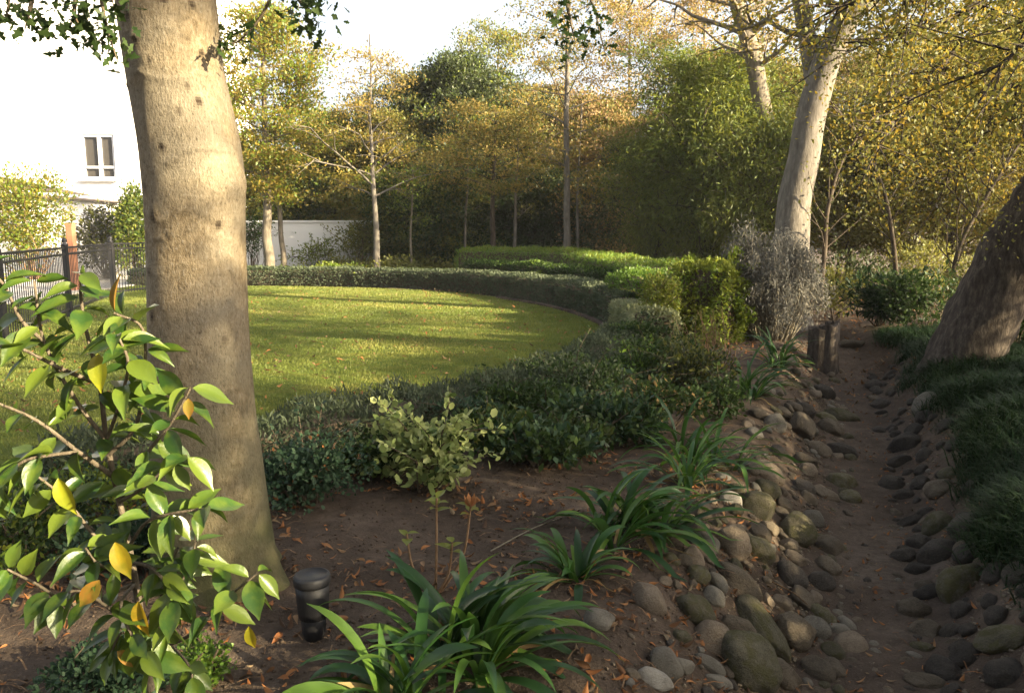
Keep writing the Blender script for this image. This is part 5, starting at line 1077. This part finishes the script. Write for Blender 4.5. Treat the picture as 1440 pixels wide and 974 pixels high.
for k, (p, d, x) in enumerate(tl):
    for rep in range(2 if x > .85 else (2 if rng.random() < .25 else 1)):
        a_ = k * 2.4 + rep * 2.1 + rng.normal(0, .4); s_ = nrm(np.cross(d, [0.2, 1, .1])); t_ = np.cross(d, s_); o_ = s_ * math.cos(a_) + t_ * math.sin(a_)
        ld = nrm(o_ * .9 + d * .45 + np.array([0, 0, -.45 - .35 * rng.random()])); zd = nrm(np.array([rng.normal(0, .5), -.6 + rng.normal(0, .4), 1.0]))
        key = 'camyel' if rng.random() < .012 else ('cambrown' if rng.random() < .01 else 'camellia'); groups[key].append((p + o_ * .006, ld, zd, (.092) * (.7 + .5 * rng.random()), rng.random()))
lb = MB()
for t_ in range(3):
    g = groups['camellia'][t_::3]; inst(lb, L_CAM[t_], [q[0] for q in g], [q[1] for q in g], [q[2] for q in g], [q[3] for q in g], np.array([q[4] for q in g]))
lb.build('foliage', M['camellia'], cam_root)
def one_leaf(u, v, Y, d, z, size, key, lab):
    mb = MB(); inst(mb, L_CAM[int(rng.integers(3))], [A(u, v, Y)], [d], [z], [size], rng.random()); o = mb.build('yellow_leaf' if key == 'camyel' else 'brown_leaf', M[key], cam_root); o['label'] = lab
for key in ('camyel', 'cambrown'):
    for q in groups[key]:
        mb = MB(); inst(mb, L_CAM[int(rng.integers(3))], [q[0]], [q[1]], [q[2]], [q[3]], q[4]); mb.build('yellow_leaf' if key == 'camyel' else 'brown_leaf', M[key], cam_root)
one_leaf(138, 497, 1.86, (.02, -.15, -1), (.1, -1, .2), .095, 'camyel', 'bright yellow leaf hanging near the top'); one_leaf(162, 762, 1.84, (.35, -.1, -1), (.1, -1, .4), .10, 'camyel', 'olive yellow drooping leaf')
one_leaf(82, 672, 1.84, (.25, 0, -1), (.2, -1, .1), .105, 'camyel', 'long yellow leaf'); one_leaf(195, 845, 1.84, (.1, 0, -1), (-.3, -1, .1), .10, 'camyel', 'yellow green leaf'); one_leaf(265, 560, 1.82, (.0, -.1, -1), (.2, -1, .1), .05, 'cambrown', 'small orange leaf')
one_leaf(140, 815, 1.84, (-.6, -.1, -.8), (.4, -1, .3), .09, 'cambrown', 'curled brown leaf'); one_leaf(165, 915, 1.86, (.7, 0, -.5), (.2, -1, .6), .08, 'cambrown', 'brown leaf low down'); one_leaf(350, 880, 1.84, (.1, 0, -1), (.1, -1, .1), .07, 'camyel', 'bright yellow leaf at the right tip')
# ================================================================== ADDED HAZE
def haze(dens):  # haze volume added mainly to stand in for lens glare over far trees
    mb = MB(); box(mb, (0, 33, 8.2), (110, 90, 19.4)); o = mb.build('haze', None, None, False)
    m = bpy.data.materials.new('glare_haze'); m.use_nodes = True; t = m.node_tree; t.nodes.remove(t.nodes['Principled BSDF'])
    v = t.nodes.new('ShaderNodeVolumePrincipled'); v.inputs['Density'].default_value = dens; v.inputs['Color'].default_value = (.97, .97, 1, 1); v.inputs['Anisotropy'].default_value = .2
    t.links.new(v.outputs[0], t.nodes['Material Output'].inputs['Volume']); o.data.materials.append(m); tag(o, 'thin added haze, mainly standing in for lens glare', None, None, 'stuff')
haze(.0006)
